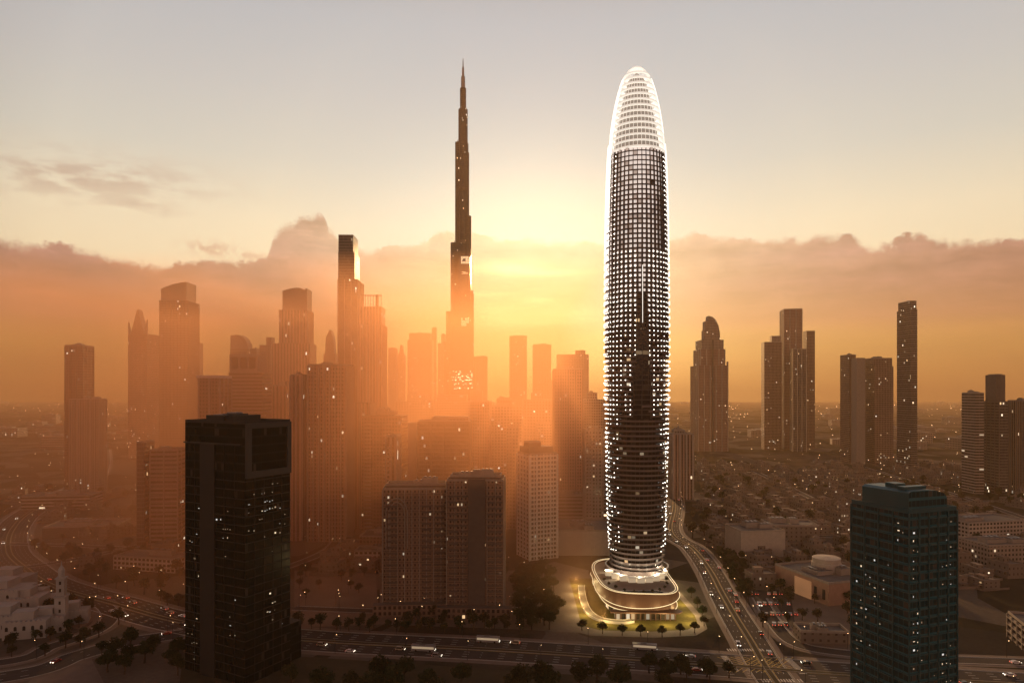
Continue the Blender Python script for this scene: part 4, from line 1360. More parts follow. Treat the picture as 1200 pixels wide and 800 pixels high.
# lot around it: lawn, paving, hedges
lw = MB()
M_LAWN = plain('lawn', (.125, .098, .024), .95, .1, var=.35, scale=.3)
L0 = [(-36, 44), (-37, -50), (-28, -58), (0, -60), (20, -57), (28, -48), (30, -34), (29, 10), (28, 44)]
lw.face([(PCX + x, PCY + y, .045) for x, y in L0], M_LAWN)
tag(lw.build('lawn'), kind='structure')
lw = MB()
L1 = [(-44, 54), (-46, -56), (-34, -66), (0, -69), (22, -66), (31, -56), (34, -38), (33, 10), (32, 54)]
lw.face([(PCX + x, PCY + y, .036) for x, y in L1], M_PAVE)
tag(lw.build('plaza_paving'), kind='structure')

# ------------------------------------------------------------------ low buildings
FOOT += [(X(542, 1424), 1440, 50, 50, 0), (PCX, PCY - 6, 46, 68, 0)]
LOWFOOT = []
def seg_d(px, py, a, b):
    vx, vy = b[0] - a[0], b[1] - a[1]
    t = max(0, min(1, ((px - a[0]) * vx + (py - a[1]) * vy) / (vx * vx + vy * vy + 1e-9)))
    return math.hypot(px - a[0] - vx * t, py - a[1] - vy * t)
def on_road(x, y, mg):
    for path, half, md_ in ROADS.values():
        for i in range(len(path) - 1):
            if abs(path[i][1] - y) > 150 + half: continue
            if seg_d(x, y, path[i], path[i + 1]) < half + mg:
                return True
    return False
ROADS_ALL = []
def in_foot(x, y, mg, lst=None):
    for (a, b, hw, hd, th) in (lst or FOOT):
        dx_, dy_ = x - a, y - b
        u, v = dx_ * cos(th) + dy_ * sin(th), -dx_ * sin(th) + dy_ * cos(th)
        if abs(u) < hw + mg and abs(v) < hd + mg:
            return True
    return False
def free(x, y, mr, mf, ml):
    return not (on_road(x, y, mr) or in_foot(x, y, mf) or (LOWFOOT and in_foot(x, y, ml, LOWFOOT)))

M_VROOF = plain('villa_roof', (.20, .165, .14), .9, .1, var=.25, scale=.2)
M_TILE = plain('clay_roof', (.15, .09, .065), .85, .2, var=.25, scale=.3)
def villa_proto(k):
    rng = random.Random(100 + k)
    root = thing('villa', (0, 0, 0), 'x', 'house')
    w_, d_, h_ = rng.uniform(11, 17), rng.uniform(10, 15), rng.choice((6.8, 7.2, 7.6, 10.2))
    b = MB()
    b.box(-w_ / 2, w_ / 2, -d_ / 2, d_ / 2, 0, h_, F['villa'], M_VROOF)
    b.build('wall', root)
    b = MB()
    for xa, xb, ya, yb in ((-w_ / 2 - .1, w_ / 2 + .1, -d_ / 2 - .1, -d_ / 2 + .2), (-w_ / 2 - .1, w_ / 2 + .1, d_ / 2 - .2, d_ / 2 + .1), (-w_ / 2 - .1, -w_ / 2 + .2, -d_ / 2 + .2, d_ / 2 - .2), (w_ / 2 - .2, w_ / 2 + .1, -d_ / 2 + .2, d_ / 2 - .2)):
        b.box(xa, xb, ya, yb, h_ - .2, h_ + .8, M_VROOF)
    b.build('parapet', root)
    x0 = rng.uniform(-.45, -.05) * w_
    b = MB()
    uw, ud, uh = w_ * rng.uniform(.35, .5), d_ * rng.uniform(.35, .5), rng.uniform(2.4, 3.4)
    if k % 3 == 0:
        b.box(x0, x0 + uw, -ud / 2, ud / 2, h_ + .01, h_ + uh, F['villa'], M_VROOF)
        b.lathe([(uw * .32, h_ + uh), (uw * .30, h_ + uh + 1.0), (uw * .2, h_ + uh + 2.0), (0, h_ + uh + 2.5)], M_VROOF, 10, x0 + uw / 2, 0)
    else:
        b.box(x0, x0 + uw, -ud / 2, ud / 2, h_ + .01, h_ + uh, F['villa'], M_VROOF if k % 2 else M_TILE)
    b.build('roof_room', root)
    b = MB()
    b.box(w_ * .1, w_ * .42, -d_ / 2 - 3.2, -d_ / 2 - .02, 2.9, 3.3, M_VROOF)
    for x in (w_ * .12, w_ * .4):
        b.box(x - .2, x + .2, -d_ / 2 - 3.0, -d_ / 2 - 2.6, 0, 2.89, M_VROOF)
    b.build('porch', root)
    b = MB()
    g_ = 3.2
    for xa, xb, ya, yb in ((-w_ / 2 - g_, w_ / 2 + g_, -d_ / 2 - 5.2, -d_ / 2 - 5.0), (-w_ / 2 - g_, -w_ / 2 - g_ + .2, -d_ / 2 - 5.0, d_ / 2 + g_), (w_ / 2 + g_ - .2, w_ / 2 + g_, -d_ / 2 - 5.0, d_ / 2 + g_)):
        b.box(xa, xb, ya, yb, 0, 1.9, M_VROOF)
    b.build('garden_wall', root)
    learn(root)
    return root
VP = [villa_proto(k) for k in range(6)]
used = set()
rv = random.Random(21)
VKIND = ['pale villa with roof dome', 'pale villa with roof room', 'pale villa with clay roof', 'sandy villa with roof dome', 'sandy villa with roof room', 'sandy villa with clay roof']
def put_villa(x, y, rz, where, group):
    k = rv.randrange(6)
    o = VP[k] if k not in used else copy_tree(VP[k])
    used.add(k)
    o.location = (x, y, 0)
    o.rotation_euler = (0, 0, rz)
    o.scale = (rv.uniform(.75, 1.3), rv.uniform(.75, 1.3), rv.uniform(.7, 1.35))
    o['label'] = VKIND[k] + ' ' + where
    o['group'] = group
    LOWFOOT.append((x, y, 8.5, 8.5, rz))
def pxof(x, y): return CX + FPX * x / y
n_v = 0
y = 455.0
row = 0
while y < 1500 and n_v < 240:
    step = 25 if y < 800 else 31
    x = X(800, y) + rv.uniform(0, 10)
    while x < X(1235, y):
        xx, yy = x + rv.uniform(-3, 3), y + rv.uniform(-3, 3)
        if rv.random() < .80 and free(xx, yy, 13, 14, 7) and not (G(905, 690)[0] < xx < 205 and yy < 478):
            px = pxof(xx, yy)
            where = ('near the teal tower' if yy < 620 and px > 960 else 'beside the avenue' if yy < 620 else 'below the right cluster' if px < 960 else 'below the lone tower' if px < 1110 else 'towards the grey blocks')
            put_villa(xx, yy, radians(rv.choice((0, 90, 180, 270)) + rv.uniform(-9, 9) + 12), where, 'villas in the district at right')
            n_v += 1
        x += step
    y += step * 1.1
    row += 1
for (x0, x1, y0, y1, n, wh) in ((-640, -230, 480, 900, 46, 'left of the black tower'), (-170, -40, 470, 700, 14, 'right of the black tower')):
    c = 0
    for _ in range(600):
        x, yy = rv.uniform(x0, x1), rv.uniform(y0, y1)
        if free(x, yy, 14, 14, 10):
            put_villa(x, yy, radians(rv.uniform(-25, 25)), wh, 'villas in the district at left')
            c += 1
            if c >= n: break

# larger low blocks
def low_block(name, label, x, y, w_, d_, h_, rz, m, group=None, extra=None, slabs=False):
    root = thing(name, (x, y, 0), label, 'building', group, radians(rz))
    b = MB(); b.box(-w_ / 2, w_ / 2, -d_ / 2, d_ / 2, 0, h_, m, M_ROOF); b.build('wall', root)
    rng = random.Random(label)
    roof_parts(root, 0, 0, w_, d_, h_, rng, True, False, M_CONC)
    if slabs:
        slabs_part(root, 0, 0, w_, d_, 0, h_, 3.6, .6, .6, M_CONC)
    if extra: extra(root, w_, d_, h_)
    LOWFOOT.append((x, y, w_ / 2, d_ / 2, radians(rz)))
    return root
low_block('car_park', 'long banded low block behind the glowing tower', X(683, 700), 700, 62, 40, 24, 0, F['band'], slabs=True)
def hall_ribs(root, w_, d_, h_):
    b = MB()
    for i in range(15):
        x = -w_ / 2 + w_ * i / 14
        b.box(x - .35, x + .35, -d_ / 2 - .7, -d_ / 2 - .01, 0, h_ - .5, M_CONC_P)
    b.build('wall_ribs', root)
low_block('exhibition_hall', 'pale ribbed hall with grey flat roof just left of the glowing tower', X(684, 560), 560, 44, 46, 19, 0, M_CONC_P, extra=hall_ribs)
low_block('office_block', 'white cube building behind the trees along the avenue', X(884, 545), 545, 36, 30, 20, 6, M_CONC_P)
low_block('office_block', 'sand coloured block behind the white cube building', X(925, 580), 580, 40, 26, 17, -4, F['villa'])
def mall_extra(root, w_, d_, h_):
    b = MB(); b.lathe([(9, h_), (9, h_ + 5), (8.6, h_ + 5.4), (8.6, h_ + 8), (8.2, h_ + 8.2), (0, h_ + 8.8)], M_CONC_P, 28, 4, 4); b.build('rotunda', root)
    b = MB()
    b.box(-w_ / 2 - .6, -w_ / 2 - .02, -d_ * .2, d_ * .1, 0, h_ - 2, glow('warm_entrance', (1.0, .48, .2), .16, (.5, .3, .2)))
    b.build('entrance', root)
    for k in range(4):
        b = MB(); b.box(-w_ / 2 - .4, -w_ / 2 - .02, -d_ / 2 + 3 + k * 7, -d_ / 2 + 5 + k * 7, 3, 9, M_PANEL); b.build('window', root)
low_block('shopping_hall', 'low pink stone hall with a round drum on its roof beside the teal tower', X(968, 440), 440, 40, 48, 13, 18, plain('pink_stone', (.36, .23, .17), .85, .2), extra=mall_extra)
low_block('shop_row', 'low shop row at the street corner left of the teal tower', X(962, 356), 356, 24, 12, 5.5, -5, F['villa'])
low_block('hotel_block', 'stepped grey block right of the teal tower', X(1172, 520), 520, 46, 30, 15, 8, F['stone'])
low_block('hotel_block', 'wide pale block behind the teal tower at the right edge', X(1150, 590), 590, 60, 34, 19, 12, F['pale'])
low_block('office_block', 'low brown block behind the sandy lot', -92, 560, 60, 26, 12, -4, F['brown'])
low_block('office_block', 'pale low block between striped slabs and brown twin blocks', -105, 520, 26, 18, 9, 0, F['pale'])
low_block('school', 'long pale low block on the left beyond the highway bend', -262, 500, 52, 20, 9, -12, F['pale'])
low_block('warehouse', 'dark shed roof among trees left of the grey frame block', -385, 620, 60, 34, 9, 10, M_CONC_D)
low_block('school', 'banded block far left near the brown slab tower', -500, 760, 70, 30, 14, 8, F['band'])
rb_ = random.Random(31)
for k in range(34):
    for _ in range(60):
        yy = rb_.uniform(640, 1500)
        x = X(rb_.uniform(330, 720), yy)
        if free(x, yy, 18, 22, 16):
            low_block('city_block', rb_.choice(('hazy mid rise block', 'hazy flat roofed block', 'hazy low block')) + ' between the central towers', x, yy, rb_.uniform(22, 40), rb_.uniform(20, 34), rb_.uniform(14, 52), rb_.uniform(-12, 12), rb_.choice((F['far'], F['stone'], F['pale'], F['brown'])), 'hazy blocks in the city centre')
            break

# whitewashed courtyard houses at lower left, with a wind tower
M_LIME = plain('lime_wash', (.40, .39, .37), .85, .2, var=.2, scale=.15)
M_DARKWIN = plain('dark_opening', (.02, .02, .022), .5, .3, var=.1)
def lime_house(x, y, w_, d_, h_, rz, label, step=True):
    root = thing('courtyard_house', (x, y, 0), label, 'house', 'whitewashed houses at lower left', radians(rz))
    b = MB(); b.box(-w_ / 2, w_ / 2, -d_ / 2, d_ / 2, 0, h_, M_LIME); b.build('wall', root)
    n = max(2, int(w_ / 3.4))
    for i in range(n):
        xc = -w_ / 2 + w_ * (i + .5) / n
        for fz in range(max(1, int(h_ / 4.2))):
            z0 = .6 + fz * 4.0
            if rb_.random() < .2: continue
            b = MB()
            pts = [(xc - .7, z0), (xc + .7, z0), (xc + .7, z0 + 1.6)] + [(xc + .7 * cos(pi * q / 6), z0 + 1.6 + .7 * sin(pi * q / 6)) for q in range(1, 6)] + [(xc - .7, z0 + 1.6)]
            b.ext(pts, -d_ / 2 - .06, -d_ / 2 - .01, M_DARKWIN)
            b.build('arched_window', root)
    b = MB()
    k = max(3, int(w_ / 2.2))
    for i in range(k):
        xx = -w_ / 2 + w_ * (i + .25) / k
        b.box(xx, xx + w_ / k * .5, -d_ / 2, -d_ / 2 + .4, h_ + .002, h_ + .8, M_LIME)
    b.build('battlement', root)
    if step:
        b = MB(); b.box(-w_ * .35, w_ * .15, -d_ * .2, d_ * .45, h_ + .003, h_ + 4.2, M_LIME); b.build('upper_room', root)
    LOWFOOT.append((x, y, w_ / 2, d_ / 2, radians(rz)))
for i, (px, py, w_, d_, h_, rz) in enumerate([(8, 742, 22, 14, 11, 8), (34, 744, 20, 12, 9, 14), (56, 738, 18, 12, 8, 20), (88, 728, 14, 10, 7, 24), (5, 722, 26, 18, 17, 4), (32, 724, 18, 14, 13, 10), (12, 704, 24, 14, 16, 0), (48, 718, 16, 12, 10, 12)]):
    x, yy = G(px, py)
    lime_house(x, yy, w_, d_, h_, rz, ['wide whitewashed house at the lower left edge', 'whitewashed house with arched windows, second from the left edge', 'whitewashed house directly left of the slim tower', 'small whitewashed house right of the slim tower', 'tallest whitewashed house at the left edge', 'whitewashed house behind the arched one', 'rearmost whitewashed house at the left edge', 'whitewashed house close behind the slim tower'][i])
x, yy = G(72, 735)
mn = thing('minaret', (x, yy, 0), 'slim square pale tower rising from the whitewashed houses at lower left', 'tower', rz=radians(15))
b = MB(); b.box(-2.6, 2.6, -2.6, 2.6, 0, 17, M_LIME); b.build('shaft', mn)
b = MB(); b.box(-3.1, 3.1, -3.1, 3.1, 17, 17.8, M_LIME); b.box(-2.0, 2.0, -2.0, 2.0, 17.81, 27, M_LIME); b.build('upper_shaft', mn)
b = MB(); b.box(-2.5, 2.5, -2.5, 2.5, 27, 27.7, M_LIME); b.lathe([(1.6, 27.7), (1.6, 31), (1.8, 31.2), (1.3, 32.6), (.4, 34), (.08, 36.5), (0, 36.6)], M_LIME, 12); b.build('lantern', mn)
for z in (4, 9, 13.4, 20, 24):
    b = MB(); b.box(-.5, .5, -2.66 if z < 17 else -2.06, -2.61 if z < 17 else -2.01, z, z + 1.8, M_DARKWIN); b.build('window', mn)

# far low city out to the horizon
rf = random.Random(44)
fp = []
for k in range(5):
    root = thing('distant_block', (0, 0, 0), 'x', 'building', 'low blocks towards the horizon')
    b = MB()
    w_, d_, h_ = rf.uniform(30, 80), rf.uniform(24, 50), rf.uniform(8, 26)
    b.box(-w_ / 2, w_ / 2, -d_ / 2, d_ / 2, 0, h_, F['far'], M_VROOF)
    b.build('wall', root)
    b = MB(); b.box(-w_ * .2, w_ * .1, -d_ * .2, d_ * .2, h_ + .01, h_ + 3.5, M_CONC); b.build('roof_house', root)
    learn(root)
    fp.append(root)
fu = set()
for k in range(260):
    yy = 1500 * (4.6 ** rf.random())
    x = yy * rf.uniform(-.80, .80)
    if in_foot(x, yy, 60): continue
    i = rf.randrange(5)
    o = fp[i] if i not in fu else copy_tree(fp[i])
    fu.add(i)
    o.location = (x, yy, 0)
    o.rotation_euler = (0, 0, rf.uniform(-.3, .3))
    px = pxof(x, yy)
    o['label'] = 'hazy low block near the horizon ' + ('at the far left' if px < 200 else 'behind the left cluster' if px < 520 else 'behind the hazy slab pair' if px < 720 else 'behind the hotel tower' if px < 880 else 'behind the right hand cluster' if px < 1050 else 'behind the lone tower')
    o.scale = (1, 1, rf.uniform(.6, 1.5))
for i, o in enumerate(fp):
    if i not in fu: o.location = (900 + 90 * i, 2500, 0)
for k, o in enumerate(VP):
    if k not in used: put_villa(520 + 30 * k, 900, 0, 'in the villa district', 'villas in the district at right')

# ------------------------------------------------------------------ trees
def leaf_mat(name, c):
    m, t = mat_new(name)
    oi = t.n('ShaderNodeObjectInfo')
    geo = t.n('ShaderNodeNewGeometry')
    r = Sk(t, geo.outputs['Random Per Island'])
    k = r * .9 + Sk(t, oi.outputs['Random']) * .4 + .4
    bsdf(t, t.mixc(1.0, c, t.vec(k, k, k * .9), 'MULTIPLY'), .8, .15)
    return m
M_LEAF = [leaf_mat('dark_leaves', (.030, .040, .018)), leaf_mat('olive_leaves', (.045, .048, .022)), leaf_mat('dry_leaves', (.058, .050, .026))]
M_BARK = plain('bark', (.07, .05, .035), .95, .1)
def tree_proto(k, n, leaf):
    rng = random.Random(k * 7 + 1)
    root = thing('tree', (0, 0, 0), 'x', 'tree')
    h = 6.5
    b = MB()
    b.tube([(0, 0, 0), (.1, .05, 1.2), (.05, -.1, 2.6)], [.26, .2, .15], M_BARK, 6)
    lobes = []
    for j in range(7):
        a = 2 * pi * j / 7 + rng.uniform(-.4, .4)
        rr = rng.uniform(.7, 1.7)
        c = (rr * cos(a), rr * sin(a), rng.uniform(3.2, 5.3))
        lobes.append((c, rng.uniform(.9, 1.5)))
        b.tube([(.05, -.1, 2.3), (c[0] * .5, c[1] * .5, (2.5 + c[2]) / 2), c], [.12, .08, .03], M_BARK, 4)
    lobes.append(((0, 0, 5.4), 1.2))
    b.build('trunk', root)
    b = MB()
    for _ in range(n):
        c, r = rng.choice(lobes)
        d = Vector((rng.gauss(0, 1), rng.gauss(0, 1), rng.gauss(0, 1))).normalized() * (r * rng.uniform(.45, 1.05))
        p = Vector(c) + d
        u = Vector((rng.gauss(0, 1), rng.gauss(0, 1), rng.gauss(0, .6))).normalized()
        v = u.cross(Vector((rng.gauss(0, 1), rng.gauss(0, 1), rng.gauss(0, 1)))).normalized()
        s_ = leaf * rng.uniform(.6, 1.3)
        b.face([tuple(p - u * s_), tuple(p + v * s_ * .6), tuple(p + u * s_), tuple(p - v * s_ * .6)], M_LEAF[k % 3])
    b.build('crown', root)
    learn(root)
    return root
TP = [tree_proto(k, 420 if k < 6 else 1500, .42 if k < 6 else .26) for k in range(8)]
tu = set()
rt = random.Random(77)
TREES = []
def put_tree(x, y, s, label, group, near=False, z=0.0):
    k = rt.choice((6, 7)) if near else rt.randrange(6)
    o = TP[k] if k not in tu else copy_tree(TP[k])
    tu.add(k)
    o.location = (x, y, z)
    o.rotation_euler = (0, 0, rt.uniform(0, 6.28))
    o.scale = (s * rt.uniform(.9, 1.15), s * rt.uniform(.9, 1.15), s * rt.uniform(.85, 1.1))
    o['label'], o['group'] = label, group
    TREES.append((x, y))
# round trees along the lit lawn
for i, (px, py) in enumerate([(682, 738), (706, 742), (729, 744), (751, 745), (776, 746), (797, 744), (814, 741), (825, 733), (823, 724), (817, 713), (810, 700)]):
    x, y = G(px, py)
    put_tree(x, y, 1.05, ['dark round tree at the left corner of the lit lawn', 'second dark round tree along the front of the lit lawn', 'third dark round tree along the front of the lit lawn', 'dark round tree on the lawn before the shopfront middle', 'fifth dark round tree along the front of the lit lawn', 'sixth dark round tree along the front of the lit lawn', 'dark round tree where the lit lawn curves to the avenue', 'dark round tree at the right corner of the lit lawn', 'second tree up the avenue side of the lit lawn', 'third tree up the avenue side of the lit lawn', 'rearmost tree on the avenue side of the lit lawn'][i], 'round trees along the lit lawn', True)
# small trees in tubs on the lit terrace
for i in range(11):
    a = -pi * (.06 + .88 * i / 10)
    put_tree(PCX + 19.5 * cos(a), PCY - 4 + 33 * sin(a), .42, 'small tub tree on the lit podium terrace', 'tub trees on the podium terrace', True, 13.0)
# the dark grove left of the podium
for _ in range(900):
    px, py = rt.uniform(604, 676), rt.uniform(672, 738)
    x, y = G(px, py)
    if free(x, y, 1.0, 2, 2) and all(math.hypot(x - a, y - b) > 4.6 for a, b in TREES):
        put_tree(x, y, rt.uniform(1.3, 2.1), 'dark leafy tree in the dense grove left of the podium', 'grove left of the podium', True)
    if len(TREES) > 66: break
def scatter(n, gen, s, label, group, dist=6, mr=1.5, mf=3, ml=2.5, near=False):
    c = 0
    for _ in range(n * 12):
        x, y = gen()
        if free(x, y, mr, mf, ml) and all(abs(x - a) > dist or abs(y - b) > dist for a, b in TREES):
            put_tree(x, y, rt.uniform(*s), label, group, near)
            c += 1
            if c >= n: break
U = rt.uniform
scatter(26, lambda: G(U(345, 610), U(735, 742)), (.9, 1.4), 'street tree on the far side of the highway', 'trees along the highway', 5, .3)
scatter(26, lambda: G(U(350, 610), U(660, 730)), (.9, 1.5), 'tree in the yards around the brown twin blocks', 'yard trees around the twin blocks', 6)
scatter(24, lambda: (U(-105, 70), U(268, 306)), (1.4, 2.4), 'big dark tree on the near highway verge', 'dark trees on the near verge', 7, 1, near=True)
scatter(10, lambda: G(U(760, 860), U(782, 800)), (1.2, 1.8), 'dark tree on the near verge close to the junction', 'trees by the junction', 6, .5, near=True)
scatter(30, lambda: G(U(832, 880), U(635, 720)), (.9, 1.4), 'street tree along the right side of the avenue', 'trees along the avenue', 5, .6, near=True)
scatter(22, lambda: G(U(870, 1000), U(650, 745)), (.9, 1.5), 'tree between the avenue and the teal tower', 'yard trees near the teal tower', 6)
scatter(40, lambda: G(U(40, 225), U(640, 735)), (1.0, 1.7), 'dark tree inside the highway bend at left', 'trees inside the highway bend', 7)
scatter(30, lambda: (U(-640, -240), U(500, 900)), (1.2, 2.0), 'hazy tree among the villas at left', 'trees among the villas at left', 9)
scatter(95, lambda: (lambda y: (X(U(810, 1200), y), y))(U(470, 1000)), (1.2, 2.2), 'tree between the villas at right', 'trees among the villas at right', 8)
scatter(12, lambda: G(U(10, 120), U(735, 770)), (.9, 1.4), 'tree beside the ramp near the whitewashed houses', 'trees by the whitewashed houses', 6, 1)
scatter(10, lambda: G(U(120, 215), U(758, 792)), (1.2, 1.8), 'dark tree in front of the black tower', 'trees in front of the black tower', 7, 1, near=True)
for k, o in enumerate(TP):
    if k not in tu: put_tree(*G(640, 700), 1.4, 'dark leafy tree in the dense grove left of the podium', 'grove left of the podium')

# ------------------------------------------------------------------ vehicles
M_TYRE = plain('tyre', (.02, .02, .02), .9, .2)
M_CARGLASS = plain('car_glass', (.02, .022, .025), .1, .6, var=.05)
M_HEAD = glow('headlight', (1.0, .90, .70), 7.0)
M_TAIL = glow('tail_light', (1.0, .10, .04), 3.0)
PAINT = [('white', plain('white_car_paint', (.75, .74, .72), .3, .5, var=.04)), ('silver', plain('silver_car_paint', (.42, .42, .43), .3, .5, .4, var=.04)), ('black', plain('black_car_paint', (.03, .03, .032), .25, .5, var=.04)), ('red', plain('red_car_paint', (.35, .04, .03), .3, .5, var=.04)), ('beige', plain('beige_car_paint', (.45, .38, .28), .3, .5, var=.04))]
def car_proto(paint, suv):
    root = thing('car', (0, 0, 0), 'x', 'car')
    L, w_, hh = (4.8, 1.95, 1.8) if suv else (4.5, 1.8, 1.42)
    b = MB()
    prof = [(-L / 2, .30), (L / 2, .30), (L / 2, .62), (L / 2 - .1, .82), (L / 2 - 1.15, .95), (L / 2 - 1.85, hh - .04), (-L / 2 + (.5 if suv else 1.2), hh), (-L / 2 + (.1 if suv else .45), .98), (-L / 2, .92)]
    b.ext(prof, -w_ / 2, w_ / 2, paint)
    b.build('body', root)
    b = MB()
    gp = [(L / 2 - 1.28, .98), (L / 2 - 1.88, hh - .12), (-L / 2 + (.6 if suv else 1.25), hh - .10), (-L / 2 + (.35 if suv else .65), 1.0)]
    b.ext(gp[::-1], -w_ / 2 - .012, w_ / 2 + .012, M_CARGLASS)
    b.build('side_windows', root)
    b = MB()
    b.face([(L / 2 - 1.16, -w_ * .42, .97), (L / 2 - 1.16, w_ * .42, .97), (L / 2 - 1.82, w_ * .40, hh - .08), (L / 2 - 1.82, -w_ * .40, hh - .08)], M_CARGLASS)
    for i in range(len(b.v)): b.v[i] = (b.v[i][0] + .03, b.v[i][1], b.v[i][2] + .01)
    b.build('windscreen', root)
    for sx in (-1, 1):
        for sy in (-1, 1):
            b = MB()
            b.lathe([(0, -.1), (.33, -.1), (.33, .1), (0, .1)], M_TYRE, 10)
            wv = b.build('wheel', root, (sx * L * .31, sy * (w_ / 2 - .08), .33))
            wv.rotation_euler = (pi / 2, 0, 0)
    for sy in (-1, 1):
        b = MB(); b.box(L / 2 - .02, L / 2 + .05, sy * w_ * .36 - .22, sy * w_ * .36 + .22, .58, .80, M_HEAD); b.build('headlight', root)
        b = MB(); b.box(-L / 2 - .05, -L / 2 + .02, sy * w_ * .38 - .2, sy * w_ * .38 + .2, .70, .90, M_TAIL); b.build('tail_light', root)
    learn(root)
    return root
CP = [(PAINT[i % 5][0], 'tall car' if s else 'saloon car', car_proto(PAINT[i % 5][1], s)) for i, s in enumerate((0, 1, 0, 0, 1, 1, 0))]
cu_ = set()
rcar = random.Random(3)
def put_car(x, y, rz, where, group, z=.06):
    k = rcar.randrange(len(CP))
    col, kind, p = CP[k]
    o = p if k not in cu_ else copy_tree(p)
    cu_.add(k)
    o.location = (x, y, z)
    o.rotation_euler = (0, 0, rz)
    o['label'] = f'{col} {kind}, lights on, {where}'
    o['group'] = group
def along(path, s):
    for i in range(len(path) - 1):
        L = math.hypot(path[i + 1][0] - path[i][0], path[i + 1][1] - path[i][1])
        if s <= L:
            t_ = s / L
            return path[i][0] + (path[i + 1][0] - path[i][0]) * t_, path[i][1] + (path[i + 1][1] - path[i][1]) * t_, atan2(path[i + 1][1] - path[i][1], path[i + 1][0] - path[i][0])
        s -= L
    return None
def plen(path): return sum(math.hypot(path[i + 1][0] - path[i][0], path[i + 1][1] - path[i][1]) for i in range(len(path) - 1))
TAKEN = []
def traffic(name, n, lanes, where, group, keep=lambda x, y: True):
    path = ROADS[name][0]
    T_ = plen(path)
    c = 0
    for _ in range(n * 25):
        s = rcar.uniform(0, T_)
        q = along(path, s)
        if not q: continue
        x, y, a = q
        off = rcar.choice(lanes)
        xx, yy = x - sin(a) * off, y + cos(a) * off
        if yy < 285 or not keep(xx, yy) or any(abs(xx - p) < 7 and abs(yy - r) < 7 for p, r in TAKEN): continue
        TAKEN.append((xx, yy))
        put_car(xx, yy, a + (pi if off > 0 else 0), where(xx, yy), group)
        c += 1
        if c >= n: break
HL = [3.4, 6.4, 9.4, 12.4, -3.4, -6.4, -9.4, -12.4]
traffic('highway', 46, HL, lambda x, y: 'on the highway ' + ('left of the black tower' if pxof(x, y) < 217 else 'below the sandy lot' if pxof(x, y) < 450 else 'below the brown twin blocks' if pxof(x, y) < 680 else 'in front of the lit lawn' if pxof(x, y) < 840 else 'by the teal tower'), 'cars on the highway', lambda x, y: y < 800)
traffic('avenue', 30, [3.0, 5.4, 7.6, -3.0, -5.4, -7.6], lambda x, y: 'on the avenue ' + ('beside the lit lawn' if y < 430 else 'behind the glowing tower'), 'cars on the avenue', lambda x, y: y < 900)
traffic('slip_road', 5, [2.5, -2.5], lambda x, y: 'on the slip road at lower left', 'cars on the slip road')
traffic('side_street', 5, [2.2, -2.2], lambda x, y: 'on the side street near the shop row', 'cars on the side street')
for i in range(22):
    px, py = 880 + (i % 6) * 7 + (i // 6) * 9, 696 + (i // 6) * 12
    if rcar.random() < .75:
        x, y = G(px, py)
        put_car(x, y, radians(70), 'parked in the lot right of the avenue', 'cars in the parking lot', .04)
for k, (c_, kd, p) in enumerate(CP):
    if k not in cu_: put_car(*G(900, 735 + k), 1.2, 'parked in the lot right of the avenue', 'cars in the parking lot')
# buses
M_BUSWIN = glow('lit_bus_window', (1.0, .78, .46), .28)
def bus(px, off, label):
    path = ROADS['highway'][0]
    best = min(range(len(path)), key=lambda i: abs(pxof(*path[i]) - px) if path[i][1] < 420 else 9e9)
    x, y = path[best]
    nx_ = path[min(best + 1, len(path) - 1)]
    a = atan2(nx_[1] - y, nx_[0] - x)
    root = thing('bus', (x - sin(a) * off, y + cos(a) * off, .06), label, 'bus', None, a)
    b = MB(); b.box(-6, 6, -1.27, 1.27, .4, 3.1, PAINT[1][1]); b.build('body', root)
    b = MB(); b.box(-5.6, 5.6, -1.30, 1.30, 1.5, 2.6, M_BUSWIN); b.build('window_band', root)
    b = MB(); b.box(-2, 1, -.8, .8, 3.11, 3.4, M_STEEL); b.build('roof_unit', root)
    for sx in (-3.6, 3.6):
        for sy in (-1, 1):
            b = MB(); b.lathe([(0, -.13), (.5, -.13), (.5, .13), (0, .13)], M_TYRE, 12)
            q = b.build('wheel', root, (sx, sy * 1.16, .5)); q.rotation_euler = (pi / 2, 0, 0)
    for sy in (-1, 1):
        b = MB(); b.box(5.98, 6.05, sy * .9 - .2, sy * .9 + .2, .8, 1.1, M_HEAD); b.build('headlight', root)
bus(500, -6.4, 'lit white bus on the near lanes below the brown twin blocks')
bus(552, 9.4, 'lit white bus on the far lanes below the brown twin blocks')
bus(765, 12.4, 'lit white bus stopped in front of the lit lawn')

# ------------------------------------------------------------------ street lamps
M_LAMP = glow('street_lamp_light', (1.0, .62, .28), 9.0)
def lamp_proto():
    root = thing('street_lamp', (0, 0, 0), 'x', 'street lamp')
    b = MB(); b.tube([(0, 0, 0), (0, 0, 7.5), (.25, 0, 8.6), (1.5, 0, 9.0)], [.12, .09, .07, .05], M_DARKMETAL, 6); b.build('pole', root)
    b = MB(); b.box(1.2, 2.0, -.16, .16, 8.96, 9.08, M_DARKMETAL); hd = b.build('lamp_head', root)
    b = MB(); b.octa((1.6, 0, 8.78), .17, M_LAMP); b.build('bulb', hd)
    learn(root)
    return root
SLP = lamp_proto()
lu = [0]
rl = random.Random(8)
def put_lamp(x, y, rz, label, group, s=1.0):
    o = SLP if not lu[0] else copy_tree(SLP)
    lu[0] += 1
    o.location = (x, y, 0)
    o.rotation_euler = (0, 0, rz)
    o.scale = (s, s, s)
    o['label'], o['group'] = label, group
